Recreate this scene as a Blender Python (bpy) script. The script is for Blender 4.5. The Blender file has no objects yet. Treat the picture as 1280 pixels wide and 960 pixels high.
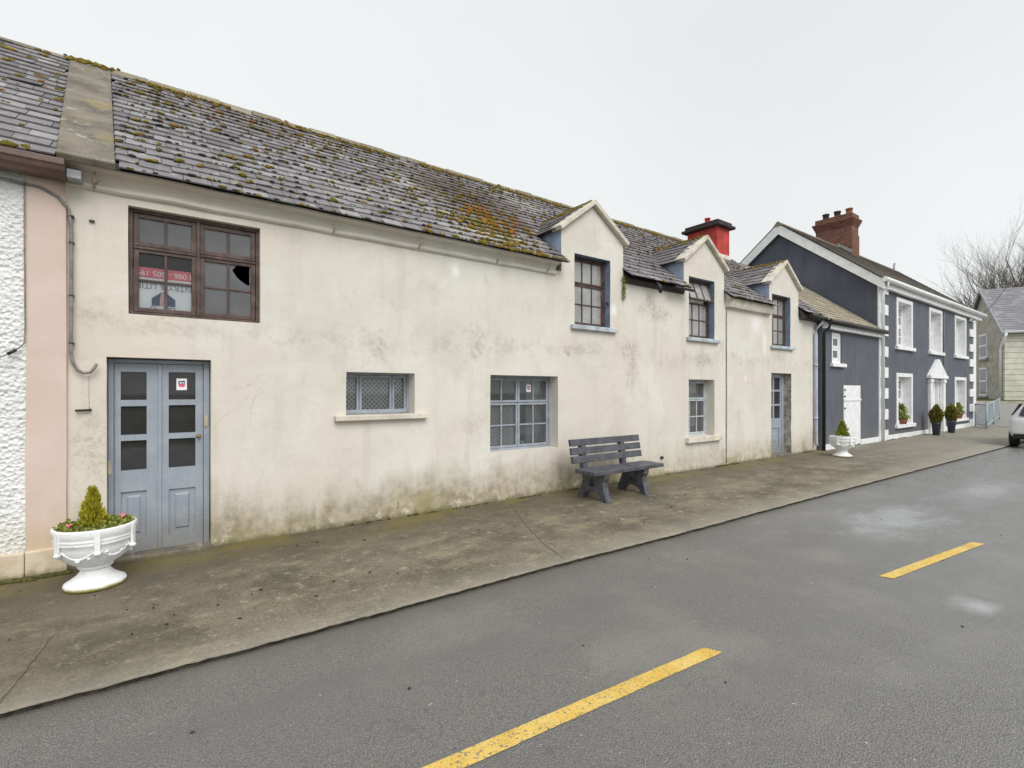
import bpy, bmesh, math, random
from mathutils import Vector, Matrix, noise
random.seed(7)
rad = math.radians
scene = bpy.context.scene
COL = scene.collection

# ------------------------------------------------------------------ materials
class NT:
    def __init__(s, name):
        s.m = bpy.data.materials.new(name); s.m.use_nodes = True
        s.t = s.m.node_tree; s.t.nodes.clear()
        s.out = s.n('ShaderNodeOutputMaterial')
        s.geo = s.n('ShaderNodeNewGeometry')
        s.pos = s.geo.outputs['Position']
        sp = s.n('ShaderNodeSeparateXYZ'); s.l(s.pos, sp.inputs[0])
        s.X, s.Y, s.Z = sp.outputs
        s.island = s.geo.outputs['Random Per Island']
    def n(s, t, **k):
        nd = s.t.nodes.new(t)
        for a, b in k.items(): setattr(nd, a, b)
        return nd
    def l(s, a, b): s.t.links.new(a, b)
    def put(s, v, sock):
        if hasattr(v, 'is_linked') or isinstance(v, bpy.types.NodeSocket): s.l(v, sock)
        elif isinstance(v, (tuple, list)):
            sock.default_value = tuple(v) + ((1,) if len(v) == 3 and sock.type == 'RGBA' else ())
        else: sock.default_value = v
    def math(s, op, a, b=0.0, c=None, clamp=False):
        nd = s.n('ShaderNodeMath', operation=op, use_clamp=clamp)
        s.put(a, nd.inputs[0]); s.put(b, nd.inputs[1])
        if c is not None: s.put(c, nd.inputs[2])
        return nd.outputs[0]
    def mul(s, a, b): return s.math('MULTIPLY', a, b)
    def add(s, a, b): return s.math('ADD', a, b)
    def scaled(s, sc, vec=None):
        mp = s.n('ShaderNodeMapping'); s.l(vec or s.pos, mp.inputs[0])
        mp.inputs['Scale'].default_value = sc if isinstance(sc, tuple) else (sc,)*3
        return mp.outputs[0]
    def noise(s, sc, detail=4, rough=.55, vec=None, off=0):
        nd = s.n('ShaderNodeTexNoise')
        mp = s.n('ShaderNodeMapping'); s.l(vec or s.pos, mp.inputs[0])
        mp.inputs['Scale'].default_value = sc if isinstance(sc, tuple) else (sc,)*3
        mp.inputs['Location'].default_value = (off*3.7, off*1.3, off*2.1)
        s.l(mp.outputs[0], nd.inputs['Vector'])
        nd.inputs['Scale'].default_value = 1; nd.inputs['Detail'].default_value = detail
        nd.inputs['Roughness'].default_value = rough
        return nd.outputs[0]
    def voro(s, sc, out='Distance', feature='F1', vec=None):
        nd = s.n('ShaderNodeTexVoronoi', feature=feature)
        s.l(s.scaled(sc, vec), nd.inputs['Vector']); nd.inputs['Scale'].default_value = 1
        return nd.outputs[out]
    def step(s, v, a, b):
        nd = s.n('ShaderNodeMapRange', interpolation_type='SMOOTHSTEP')
        s.put(v, nd.inputs[0]); s.put(a, nd.inputs[1]); s.put(b, nd.inputs[2])
        if a > b:
            nd.inputs[1].default_value, nd.inputs[2].default_value = b, a
            nd.inputs[3].default_value, nd.inputs[4].default_value = 1, 0
        return nd.outputs[0]
    def mix(s, f, a, b):
        nd = s.n('ShaderNodeMix', data_type='RGBA')
        s.put(f, nd.inputs[0]); s.put(a, nd.inputs[6]); s.put(b, nd.inputs[7])
        return nd.outputs[2]
    def ramp(s, f, stops, interp='LINEAR'):
        nd = s.n('ShaderNodeValToRGB'); s.l(f, nd.inputs[0]); r = nd.color_ramp; r.interpolation = interp
        while len(r.elements) < len(stops): r.elements.new(.5)
        for e, (p, c) in zip(r.elements, stops): e.position = p; e.color = tuple(c) + (1,)
        return nd.outputs[0]
    def bump(s, h, strength=.5, dist=.01, base=None):
        nd = s.n('ShaderNodeBump'); s.l(h, nd.inputs['Height'])
        nd.inputs['Strength'].default_value = strength; nd.inputs['Distance'].default_value = dist
        if base: s.l(base, nd.inputs['Normal'])
        return nd.outputs[0]
    def blob(s, x, z, rx, rz, nz, k=.9):
        dx = s.math('DIVIDE', s.math('SUBTRACT', s.X, x), rx)
        dz = s.math('DIVIDE', s.math('SUBTRACT', s.Z, z), rz)
        d = s.math('SQRT', s.add(s.mul(dx, dx), s.mul(dz, dz)))
        d = s.add(d, s.mul(s.math('SUBTRACT', nz, .5), k*2.6))
        return s.step(d, 1.05, .1)
    def fin(s, col, rough=.8, normal=None, spec=.5, metal=0, **k):
        p = s.n('ShaderNodeBsdfPrincipled')
        s.put(col, p.inputs['Base Color']); s.put(rough, p.inputs['Roughness'])
        p.inputs['Specular IOR Level'].default_value = spec; p.inputs['Metallic'].default_value = metal
        if normal: s.l(normal, p.inputs['Normal'])
        for a, b in k.items(): s.put(b, p.inputs[a.replace('_', ' ')])
        s.l(p.outputs[0], s.out.inputs[0]); return s.m

M = {}
def paint(name, col, rough=.55, var=.12, sc=8, dirt=None, chips=None, bump=.3, spec=.4, chip_at=.66):
    s = NT(name)
    n1 = s.noise(sc); n2 = s.noise(sc*6, 3, off=3)
    dk = tuple(c*(1-var*1.6) for c in col); lt = tuple(min(1, c*(1+var)) for c in col)
    c = s.mix(s.step(n1, .3, .7), dk, lt)
    if dirt: c = s.mix(s.mul(s.step(s.noise(sc*.6, 6, .7, off=5), .52, .75), .6), c, dirt)
    if chips: c = s.mix(s.step(s.noise(sc*3.2, 5, .7, off=9), chip_at, chip_at+.04), c, chips)
    M[name] = s.fin(c, rough, s.bump(n2, bump, .004), spec); return M[name]

def render_wall():
    s = NT('cream_render')
    n1 = s.noise(.45, 3); n2 = s.noise(2.2, 5, .6); n3 = s.noise(9, 5, .65, off=2); n4 = s.noise(60, 3, .6)
    c = s.mix(s.step(n1, .35, .65), (.655, .62, .555), (.70, .675, .62))
    c = s.mix(s.mul(s.step(n2, .40, .72), .45), c, (.57, .535, .47))
    c = s.mix(s.mul(s.step(s.noise(1.1, 4, .6, off=6), .48, .66), .3), c, (.75, .735, .69))
    c = s.mix(s.mul(s.step(n3, .50, .8), .3), c, (.52, .485, .43))
    c = s.mix(s.mul(s.step(s.noise(.8, 5, .65, off=51), .46, .62), .5), c, (.665, .59, .525))
    c = s.mix(s.mul(s.step(s.noise(1.6, 6, .7, off=53), .54, .68), .32), c, (.50, .465, .415))
    # warmer, pinker coat at the left end
    c = s.mix(s.mul(s.step(s.X, 1.6, -.8), .38), c, (.71, .61, .51))
    # faint vertical rain streaks
    st = s.noise((5, 5, .35), 4, .6, off=1)
    c = s.mix(s.mul(s.step(st, .52, .75), .28), c, (.49, .455, .39))
    # old horizontal tide line between the storeys
    zl = s.add(s.Z, s.mul(s.math('SUBTRACT', s.noise(.9, 4, .6, off=4), .5), .55))
    band = s.mul(s.step(zl, 2.12, 2.42), s.step(zl, 2.62, 2.44))
    c = s.mix(s.mul(s.mul(band, s.step(s.noise(2.6, 6, .75, off=8), .46, .66)), .5), c, (.42, .37, .30))
    # blotches where the render is stained or patched
    nz = s.noise(6, 6, .75, off=11); fine = s.noise(22, 5, .75, off=40)
    blobs = [(2.46, 2.30, .16, .26, .55), (3.98, 2.42, .16, .34, .55), (5.80, 2.40, .10, .12, .85), (7.4, 2.5, .34, .28, .7),
             (7.45, 2.05, .2, .55, .55), (8.35, 3.25, .38, .22, .75), (8.0, 3.5, .2, .3, .5), (7.75, 3.3, .14, .2, .5), (9.85, 2.38, .55, .17, .75),
             (-.42, 1.15, .2, .55, .55), (-.5, 2.45, .2, .15, .4), (.3, 2.35, .6, .10, .35), (10.3, .3, .4, .3, .6), (7.1, .95, .3, .8, .25),
             (12.9, .35, .5, .25, .35), (3.9, 1.2, .3, .18, .3), (13.3, 2.6, .5, .12, .45), (11.3, 1.1, .12, .3, .4), (10.6, 2.7, .12, .25, .45), (6.3, 2.45, .5, .18, .45), (8.8, 2.2, .5, .3, .3)]
    for x, z, rx, rz, k in blobs:
        c = s.mix(s.mul(s.mul(s.blob(x, z, rx*1.15, rz*1.15, nz), s.add(.2, s.mul(s.step(fine, .42, .60), .9))), k*.9), c, (.37, .315, .25))
    # pale filler patches
    for x, z, rx, rz, k in [(3.6, 3.45, .09, .16, .85), (12.1, 3.4, .42, .42, .6), (12.5, 2.9, .16, .5, .5), (6.97, 3.2, .12, .16, .7), (11.6, 2.0, .06, .1, .8)]:
        c = s.mix(s.mul(s.blob(x, z, rx, rz, nz, .6), k), c, (.84, .84, .83))
    # pitted flakes
    fl = s.step(s.noise(17, 6, .8, off=14), .63, .67)
    zone = s.step(s.noise(1.3, 3, .6, off=17), .44, .60)
    c = s.mix(s.mul(s.mul(fl, zone), .7), c, (.30, .275, .23))
    # rising damp: grime, streaks, algae at the foot of the wall
    drip = s.noise((7, 7, .9), 5, .65, off=21)
    zz = s.add(s.Z, s.mul(s.math('SUBTRACT', s.mul(s.add(drip, s.noise(3.5, 6, .75, off=33)), .5), .5), 1.15))
    zz = s.add(zz, s.mul(s.math('SUBTRACT', s.noise(.5, 3, off=23), .5), .8))
    far = s.step(s.X, 9.5, 6.5)
    k = s.mul(s.step(zz, .74, .02), s.add(s.mul(far, .48), .44))
    c = s.mix(k, c, s.mix(s.step(n3, .35, .65), (.25, .21, .14), (.42, .36, .25)))
    c = s.mix(s.mul(s.mul(s.step(zz, .42, .08), s.step(s.noise(1.5, 4, .6, off=25), .48, .62)), .6), c, (.30, .275, .13))
    c = s.mix(s.mul(s.mul(s.step(s.Z, .30, .05), s.step(s.noise(5, 5, .7, off=27), .56, .62)), .75), c, (.66, .61, .50))
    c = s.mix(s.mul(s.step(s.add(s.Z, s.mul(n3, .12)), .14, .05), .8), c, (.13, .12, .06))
    wv = s.n('ShaderNodeVectorMath', operation='MULTIPLY_ADD'); nn_ = s.n('ShaderNodeTexNoise'); s.l(s.pos, nn_.inputs['Vector']); nn_.inputs['Scale'].default_value = 2.5; nn_.inputs['Detail'].default_value = 4
    s.l(nn_.outputs[1], wv.inputs[0]); wv.inputs[1].default_value = (.3, .3, .3); s.l(s.pos, wv.inputs[2])
    ck = s.voro(.75, feature='DISTANCE_TO_EDGE', vec=wv.outputs[0])
    c = s.mix(s.mul(s.mul(s.step(ck, .004, .001), s.step(s.noise(.9, 4, .6, off=44), .52, .62)), .22), c, (.30, .26, .21))
    h = s.add(s.mul(n3, .6), s.add(s.mul(n4, .25), s.mul(n2, .9)))
    M['cream'] = s.fin(c, .85, s.bump(h, .5, .012), .25)

def slate_mat(name, cols, lich=.5, lcol=(.47, .46, .44), patch=None, wet_sheen=.30):
    s = NT(name)
    c = s.ramp(s.island, [(0, cols[0]), (.35, cols[1]), (.75, cols[2]), (1, cols[3])])
    n1 = s.noise(.8, 4, .6); n2 = s.noise(7, 5, .65, off=3); n3 = s.noise(30, 3, .6, off=5)
    c = s.mix(s.mul(s.step(n1, .45, .65), .45), c, tuple(x*.75 for x in cols[1]))
    c = s.mix(s.mul(s.step(n2, .53, .70), lich), c, lcol)
    c = s.mix(s.mul(s.step(s.noise(22, 4, .7, off=8), .64, .70), .5), c, (.58, .57, .54))
    c = s.mix(s.mul(s.step(s.noise(13, 4, .7, off=12), .62, .70), .45), c, (.20, .15, .06))
    if patch:
        for (x, z, rx, rz, k, pc) in patch:
            c = s.mix(s.mul(s.blob(x, z, rx, rz, s.noise(2.6, 6, .7, off=20), .5), k), c, pc)
    M[name] = s.fin(c, s.add(.52, s.mul(n2, .4)), s.bump(s.add(n2, n3), .35, .006), wet_sheen)

def setup_materials():
    render_wall()
    slate_mat('slate', [(.135, .122, .128), (.19, .178, .188), (.235, .221, .235), (.32, .31, .312)],
              patch=[(4.75, 5.40, 2.0, 1.0, .92, (.098, .076, .063)), (5.2, 4.7, 1.2, .6, .8, (.11, .088, .078)), (9.3, 5.1, 3.4, 1.6, .7, (.125, .108, .118)), (1.4, 5.9, 2.8, .45, .55, (.15, .125, .105)),
                     (13.0, 5.2, 2.2, 1.4, .65, (.125, .108, .112)), (3.45, 5.25, .42, .40, .7, (.42, .41, .39)), (6.5, 5.72, .85, .22, .75, (.40, .385, .36)), (4.35, 4.12, 1.0, .20, .75, (.44, .43, .40)), (2.2, 4.5, .8, .5, .3, (.40, .39, .38))])
    slate_mat('tan_slate', [(.26, .23, .17), (.31, .27, .20), (.36, .32, .24), (.43, .39, .31)], .5, (.46, .42, .30))
    slate_mat('brown_slate', [(.13, .115, .10), (.15, .13, .115), (.165, .145, .125), (.19, .17, .15)], .15, (.24, .22, .19))
    slate_mat('far_slate', [(.20, .20, .22), (.22, .22, .24), (.25, .25, .27), (.30, .30, .31)], .2)
    # moss
    s = NT('moss'); n = s.noise(40, 4, .7)
    c = s.ramp(s.island, [(0, (.09, .075, .012)), (.35, (.19, .14, .02)), (.6, (.13, .13, .02)), (.75, (.24, .105, .02)), (1, (.27, .20, .04))])
    M['moss'] = s.fin(s.mix(s.step(n, .2, .55), (.06, .05, .012), c), .95, s.bump(n, .8, .01), .1)
    # concrete skew
    s = NT('concrete'); n = s.noise(3, 6, .7); n2 = s.noise(25, 4, .6)
    c = s.mix(s.step(n, .35, .65), (.13, .115, .095), (.23, .205, .165))
    c = s.mix(s.mul(s.step(s.noise((6, 2, 9), 5, .7, off=3), .58, .68), .7), c, (.42, .41, .38))
    c = s.mix(s.mul(s.step(s.noise(2, 4, .6, off=7), .55, .68), .7), c, (.30, .24, .12))
    M['concrete'] = s.fin(c, .9, s.bump(s.add(n, n2), .6, .01), .2)
    # pebble dash
    s = NT('pebbledash'); v = s.voro(28); n = s.noise(18, 5, .65); n2 = s.noise(3, 4, off=2)
    c = s.mix(s.step(n2, .35, .7), (.80, .81, .81), (.90, .90, .89))
    c = s.mix(s.mul(s.step(n, .60, .72), .55), c, (.50, .50, .46))
    c = s.mix(s.mul(s.step(s.Z, .7, .25), .35), c, (.62, .58, .44))
    M['pebbledash'] = s.fin(c, .85, s.bump(s.add(n, s.mul(v, .7)), 1.0, .03), .25)
    s = NT('pink'); n = s.noise(2, 4); n2 = s.noise(40, 3)
    c = s.mix(s.step(n, .35, .65), (.62, .49, .43), (.67, .54, .48))
    zz = s.add(s.Z, s.mul(s.noise((6, 6, 1.5), 4), .7))
    c = s.mix(s.mul(s.step(zz, 1.1, .45), .65), c, (.50, .37, .19))
    c = s.mix(s.step(s.noise(9, 4, .7, off=5), .70, .73), c, (.70, .62, .42))
    M['pink'] = s.fin(c, .75, s.bump(n2, .25, .005), .3)
    s = NT('plinth'); n = s.noise(5, 5, .65); n2 = s.noise(30, 3)
    c = s.mix(s.step(n, .35, .65), (.55, .45, .33), (.66, .57, .45))
    c = s.mix(s.step(s.add(s.Z, s.mul(n, .18)), .17, .08), c, (.15, .14, .05))
    M['plinth'] = s.fin(c, .85, s.bump(s.add(n, n2), .5, .008), .25)
    # woodwork and metal
    paint('brown_wood', (.095, .060, .053), .45, .25, 9, dirt=(.22, .17, .14), chips=(.40, .36, .30), chip_at=.74)
    paint('dormer_wood', (.085, .052, .045), .6, .3, 9, dirt=(.22, .17, .14), chips=(.42, .34, .27), chip_at=.68)
    paint('blue_wood', (.31, .345, .395), .5, .10, 6, dirt=(.20, .22, .24), chips=(.46, .42, .34), chip_at=.76)
    s = NT('door_blue'); n = s.noise(6); n2 = s.noise(40, 3); n3 = s.noise(14, 5, .7, off=4)
    c = s.mix(s.step(n, .3, .7), (.285, .32, .375), (.335, .37, .42))
    c = s.mix(s.mul(s.step(s.noise((20, 20, 1.2), 4, .6, off=2), .5, .75), .35), c, (.23, .26, .30))
    c = s.mix(s.mul(s.step(s.add(s.Z, s.mul(s.math('SUBTRACT', n3, .5), .5)), .55, .05), .65), c, (.20, .19, .165))
    c = s.mix(s.step(s.add(n3, s.mul(s.step(s.Z, .3, .0), .12)), .70, .73), c, (.30, .22, .14))
    M['door_blue'] = s.fin(c, .5, s.bump(n2, .35, .004), .4)
    paint('pale_blue', (.45, .50, .54), .55, .14, 6, dirt=(.22, .24, .25), chips=(.5, .48, .42), chip_at=.72)
    paint('reveal_blue', (.20, .26, .37), .6, .15, 5, dirt=(.20, .22, .24), chips=(.4, .38, .33), chip_at=.72)
    paint('cheek_blue', (.30, .365, .48), .6, .15, 4, dirt=(.20, .23, .28))
    paint('old_render', (.52, .45, .37), .85, .15, 5, dirt=(.26, .22, .16), spec=.2)
    paint('cement', (.64, .59, .51), .85, .12, 4, dirt=(.30, .26, .18), spec=.2, bump=.6)
    paint('gutter_brown', (.15, .095, .08), .4, .15, 6, dirt=(.22, .18, .16))
    paint('dark_timber', (.05, .045, .045), .7, .3, 12, dirt=(.14, .12, .1))
    paint('black_iron', (.028, .026, .026), .5, .3, 20)
    paint('cable_grey', (.25, .22, .215), .6, .2, 12)
    paint('cable_dark', (.05, .042, .04), .6, .2, 12)
    paint('pipe_grey', (.42, .48, .56), .45, .12, 6, dirt=(.25, .25, .26))
    pass
    pass
    for nm, a, b in (('grey_wall', (.098, .105, .130), (.120, .127, .150)), ('gable_wall', (.078, .086, .116), (.098, .105, .134))):  # gable copy darker and bluer: its shade is painted into the colour
        s = NT(nm); n = s.noise(.8, 5, .65); n2 = s.noise(25, 4, .65); st = s.noise((4, 4, .3), 5, .65, off=2)
        c = s.mix(s.step(n, .35, .65), a, b)
        c = s.mix(s.mul(s.step(st, .50, .72), .35), c, tuple(x*1.35 for x in b))
        c = s.mix(s.mul(s.step(s.noise((3, 3, .5), 5, .7, off=6), .55, .72), .45), c, tuple(x*.62 for x in a))
        c = s.mix(s.mul(s.step(s.add(s.Z, s.mul(s.math('SUBTRACT', s.noise(2.5, 5, .7, off=4), .5), .9)), .75, .1), .5), c, (.16, .155, .14))
        M[nm] = s.fin(c, .75, s.bump(n2, .4, .006), .25)
    paint('white_paint', (.80, .81, .82), .5, .06, 5, dirt=(.58, .57, .53), chips=(.50, .48, .43), chip_at=.78)
    paint('white_pvc', (.80, .81, .82), .35, .03, 4)
    paint('red_paint', (.46, .045, .035), .65, .22, 3, dirt=(.24, .05, .045), chips=(.33, .09, .07), chip_at=.64)
    paint('cap_dark', (.045, .032, .035), .85, .3, 8, dirt=(.10, .06, .06))
    paint('lead', (.30, .31, .33), .5, .2, 8)
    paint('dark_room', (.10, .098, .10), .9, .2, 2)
    paint('bench_plastic', (.078, .08, .098), .45, .22, 9, dirt=(.125, .122, .12), chips=(.16, .155, .15), chip_at=.72, spec=.5, bump=.6)
    paint('stone_grey', (.42, .39, .34), .85, .15, 2.5, dirt=(.26, .24, .20), spec=.2, bump=.8)
    paint('pale_stone', (.66, .64, .54), .8, .08, 2, spec=.25)
    paint('joint_dark', (.36, .34, .29), .85, .1, 4)
    paint('galv', (.33, .39, .42), .4, .12, 8, spec=.6)
    paint('curtain', (.62, .61, .59), .9, .12, 5)
    paint('net_white', (.85, .86, .87), .9, .05, 6)
    paint('card_white', (.88, .88, .90), .6, .03, 6)
    paint('card_red', (.72, .16, .20), .6, .05, 6)
    paint('card_pink', (.70, .42, .46), .6, .05, 6)
    paint('card_blue', (.06, .08, .18), .6, .05, 6)
    paint('card_grey', (.27, .27, .34), .6, .05, 6)
    paint('terracotta', (.30, .10, .06), .8, .2, 8)
    paint('pot_blue', (.05, .065, .095), .45, .15, 8)
    paint('soil', (.05, .036, .025), .95, .3, 30)
    paint('rubber', (.02, .02, .021), .8, .2, 10)
    paint('petal', (.70, .22, .25), .6, .25, 30)
    s = NT('brick')
    bt = s.n('ShaderNodeTexBrick'); cb = s.n('ShaderNodeCombineXYZ')
    s.l(s.add(s.X, s.Y), cb.inputs[0]); s.l(s.Z, cb.inputs[1]); s.l(cb.outputs[0], bt.inputs['Vector'])
    bt.inputs['Scale'].default_value = 1; bt.inputs['Brick Width'].default_value = .225; bt.inputs['Row Height'].default_value = .075
    bt.inputs['Mortar Size'].default_value = .008
    bt.inputs['Color1'].default_value = (.22, .075, .048, 1); bt.inputs['Color2'].default_value = (.12, .05, .04, 1); bt.inputs['Mortar'].default_value = (.22, .17, .14, 1)
    n = s.noise(4, 5, .7)
    c = s.mix(s.mul(s.step(n, .5, .7), .6), bt.outputs[0], (.09, .055, .045))
    c = s.mix(s.mul(s.step(s.noise(7, 4, .7, off=4), .58, .7), .5), c, (.40, .27, .22))
    M['brick'] = s.fin(c, .85, s.bump(n, .5, .01), .2)
    # urn: white paint over cast cement with green at the foot
    s = NT('urn_paint'); tc = s.n('ShaderNodeTexCoord'); n = s.noise(14, 5, .65)
    sp = s.n('ShaderNodeSeparateXYZ'); s.l(tc.outputs['Object'], sp.inputs[0])
    c = s.mix(s.step(n, .35, .7), (.84, .85, .86), (.76, .77, .78))
    c = s.mix(s.mul(s.step(s.noise(11, 6, .75, off=4), .54, .68), .45), c, (.46, .46, .40))
    c = s.mix(s.mul(s.step(s.noise((30, 30, 4), 4, .6, off=8), .60, .75), .35), c, (.40, .40, .33))
    c = s.mix(s.step(s.add(sp.outputs[2], s.mul(n, .05)), .065, .04), c, (.36, .33, .10))
    M['urn_paint'] = s.fin(c, .6, s.bump(s.noise(45, 4), .5, .006), .35)
    # foliage
    def leaf(name, a, b, c3):
        s = NT(name); c = s.ramp(s.island, [(0, a), (.5, b), (1, c3)])
        s.fin(c, .55, None, .35); p = [n for n in s.t.nodes if n.type == 'BSDF_PRINCIPLED'][0]
        tr = s.n('ShaderNodeBsdfTranslucent'); s.l(c, tr.inputs[0]); mx = s.n('ShaderNodeMixShader'); mx.inputs[0].default_value = .25
        s.l(p.outputs[0], mx.inputs[1]); s.l(tr.outputs[0], mx.inputs[2]); s.l(mx.outputs[0], s.out.inputs[0]); M[name] = s.m
    leaf('conifer', (.24, .25, .02), (.46, .42, .035), (.62, .54, .07))
    leaf('bedding', (.12, .16, .02), (.25, .28, .05), (.40, .40, .12))
    leaf('topiary', (.10, .10, .02), (.20, .175, .03), (.30, .25, .04))
    leaf('bright_leaf', (.15, .20, .02), (.25, .30, .03), (.36, .36, .05))
    leaf('grass', (.05, .07, .02), (.08, .10, .03), (.12, .13, .04))
    s = NT('bark'); n = s.noise(12, 4)
    M['bark'] = s.fin(s.mix(n, (.12, .11, .09), (.21, .19, .165)), .9, None, .1)
    leaf('ivy', (.06, .07, .02), (.10, .10, .03), (.14, .13, .04))
    # glass: clear pane whose grey dusty coat also paints in reflected sky; fresnel reflection
    def glass(name, dust_sheen, dcol, ior):
        s = NT(name)
        tr = s.n('ShaderNodeBsdfTransparent'); tr.inputs[0].default_value = (.92, .95, .96, 1)
        df = s.n('ShaderNodeBsdfDiffuse')
        n = s.noise(3.5, 5, .65); s.put(s.mix(n, tuple(x*.75 for x in dcol), dcol), df.inputs[0])
        a = s.n('ShaderNodeMixShader'); s.put(s.mul(s.add(.55, s.mul(n, .9)), dust_sheen), a.inputs[0]); s.l(tr.outputs[0], a.inputs[1]); s.l(df.outputs[0], a.inputs[2])
        gl = s.n('ShaderNodeBsdfGlossy'); gl.inputs['Roughness'].default_value = .03
        s.l(s.bump(s.noise(1.2, 1, off=3), .02, .02), gl.inputs['Normal'])
        fr = s.n('ShaderNodeFresnel'); fr.inputs[0].default_value = ior
        b = s.n('ShaderNodeMixShader'); s.l(fr.outputs[0], b.inputs[0]); s.l(a.outputs[0], b.inputs[1]); s.l(gl.outputs[0], b.inputs[2])
        s.l(b.outputs[0], s.out.inputs[0]); M[name] = s.m
    glass('dust_sheen_glass', .26, (.44, .445, .47), 1.75); glass('clean_glass', .05, (.46, .465, .49), 1.5); glass('clear_glass', .22, (.36, .37, .39), 1.8); glass('door_glass', .3, (.13, .125, .13), 1.6); glass('milky_glass', .62, (.56, .55, .54), 1.8)
    s = NT('car_paint'); M['car_paint'] = s.fin((.74, .75, .75), .35, None, .5, .15, Coat_Weight=.8)
    s = NT('car_glass'); M['car_glass'] = s.fin((.015, .017, .02), .05, None, .6)
    s = NT('lamp_red'); M['lamp_red'] = s.fin((.35, .01, .012), .15, None, .6)
    s = NT('alloy'); M['alloy'] = s.fin((.45, .45, .46), .3, None, .5, .8)
    # ------------------ ground surfaces
    s = NT('asphalt')
    v = s.voro(105); v2 = s.voro(48); n = s.noise(.7, 6, .65); n2 = s.noise((.3, 2.0, 1), 5, .6, off=4); n3 = s.noise(150, 2)
    c = s.mix(s.step(v, .10, .6), (.285, .274, .256), (.150, .144, .134))
    c = s.mix(s.mul(s.step(v2, .26, .08), .45), c, (.42, .40, .37))
    c = s.mix(s.mul(s.step(s.voro(62), .62, .75), .5), c, (.10, .097, .092))
    c = s.mix(s.mul(s.step(n2, .42, .66), .55), c, (.15, .146, .14))
    c = s.mix(s.mul(s.step(n, .47, .68), .4), c, (.30, .28, .25))
    c = s.mix(s.mul(s.step(s.noise(20, 3, .7, off=9), .70, .715), .8), c, (.56, .55, .50))
    c = s.mix(s.mul(s.step(s.noise(3.1, 4, .7, off=39), .66, .72), .45), c, (.11, .105, .10))
    ky = s.math('SUBTRACT', 3.80, s.mul(s.X, .016)); dk = s.math('SUBTRACT', ky, s.Y)
    dk = s.add(dk, s.mul(s.math('SUBTRACT', s.noise(4, 5, .7, off=19), .5), .35))
    c = s.mix(s.mul(s.step(dk, .32, .02), .45), c, (.135, .12, .095))
    c = s.mix(s.mul(s.step(s.math('ABSOLUTE', s.math('SUBTRACT', dk, .95)), .45, .1), .22), c, (.16, .157, .15))
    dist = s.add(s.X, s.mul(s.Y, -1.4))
    wet_sheen = s.step(s.add(dist, s.mul(s.math('SUBTRACT', n2, .5), 7)), -.5, 6.5)
    wn = s.mul(s.step(s.noise((.4, 1.2, 1), 5, .6, off=12), .42, .62), wet_sheen)
    c = s.mix(s.mul(wet_sheen, .30), c, (.28, .285, .30))  # wet end made paler: sky sheen painted into the asphalt colour
    r = s.math('SUBTRACT', s.math('SUBTRACT', .66, s.mul(wet_sheen, .20)), s.mul(wn, .22))
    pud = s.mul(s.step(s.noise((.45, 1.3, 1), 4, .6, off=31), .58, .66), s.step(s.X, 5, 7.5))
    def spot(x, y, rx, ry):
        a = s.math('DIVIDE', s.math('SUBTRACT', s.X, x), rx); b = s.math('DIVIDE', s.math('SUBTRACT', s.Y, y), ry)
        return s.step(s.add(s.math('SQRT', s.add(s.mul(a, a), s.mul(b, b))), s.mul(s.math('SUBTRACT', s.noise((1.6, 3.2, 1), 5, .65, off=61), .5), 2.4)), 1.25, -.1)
    film_sheen = s.math('MAXIMUM', spot(8.5, 2.45, 1.3, .62), s.mul(spot(5.6, 1.03, .28, .16), .9)); film_sheen = s.math('MAXIMUM', film_sheen, s.mul(spot(12, 2.2, 2.0, .5), .7))
    c = s.mix(s.mul(film_sheen, .7), c, (.42, .44, .46)); pud = s.math('MAXIMUM', pud, film_sheen)  # thin water patches; their bright sheen is painted in as paler colour
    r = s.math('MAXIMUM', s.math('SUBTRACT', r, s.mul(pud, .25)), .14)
    h = s.add(s.mul(v, -1.0), s.mul(n3, .4))
    h = s.mul(h, s.math('SUBTRACT', 1.0, s.mul(s.math('MAXIMUM', pud, s.mul(wn, .6)), .85)))
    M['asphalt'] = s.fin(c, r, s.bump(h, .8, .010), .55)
    s = NT('pavement')
    n = s.noise(1.3, 7, .75); n2 = s.noise(7, 5, .7, off=3); v = s.voro(80); n3 = s.noise(45, 4, .7, off=5)
    c = s.mix(s.step(n, .35, .62), (.098, .084, .057), (.195, .169, .121))
    c = s.mix(s.mul(s.step(s.noise((1.6, 3.2, 1), 5, .7, off=8), .50, .64), .55), c, (.30, .255, .165))
    c = s.mix(s.mul(s.step(n2, .56, .70), .6), c, (.42, .40, .34))
    c = s.mix(s.mul(s.step(n3, .55, .72), .45), c, (.50, .46, .37))
    c = s.mix(s.mul(s.step(n3, .47, .34), .7), c, (.075, .062, .04))
    # darker damp strip and algae next to the walls
    yw = s.add(s.Y, s.mul(s.math('SUBTRACT', n, .5), 1.3))
    c = s.mix(s.mul(s.step(yw, 4.9, 6.0), .65), c, (.085, .068, .042))
    c = s.mix(s.mul(s.step(s.add(s.X, s.mul(s.math('SUBTRACT', n, .5), 3)), 1.0, -.8), .35), c, (.10, .085, .055))
    c = s.mix(s.mul(s.mul(s.step(yw, 5.55, 6.2), s.step(s.noise(1.4, 4, .6, off=10), .42, .6)), .75), c, (.17, .145, .045))
    # worn pale edge along the kerb
    c = s.mix(s.mul(s.step(s.add(s.Y, s.mul(s.math('SUBTRACT', n2, .5), .5)), 4.25, 3.75), .38), c, (.36, .335, .28))
    # towards the far end the slab is cleaner
    c = s.mix(s.mul(s.step(s.X, 11, 22), .5), c, (.33, .315, .275))
    wetp = s.mul(s.step(s.noise(.8, 4, .6, off=14), .45, .62), .3)
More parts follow.
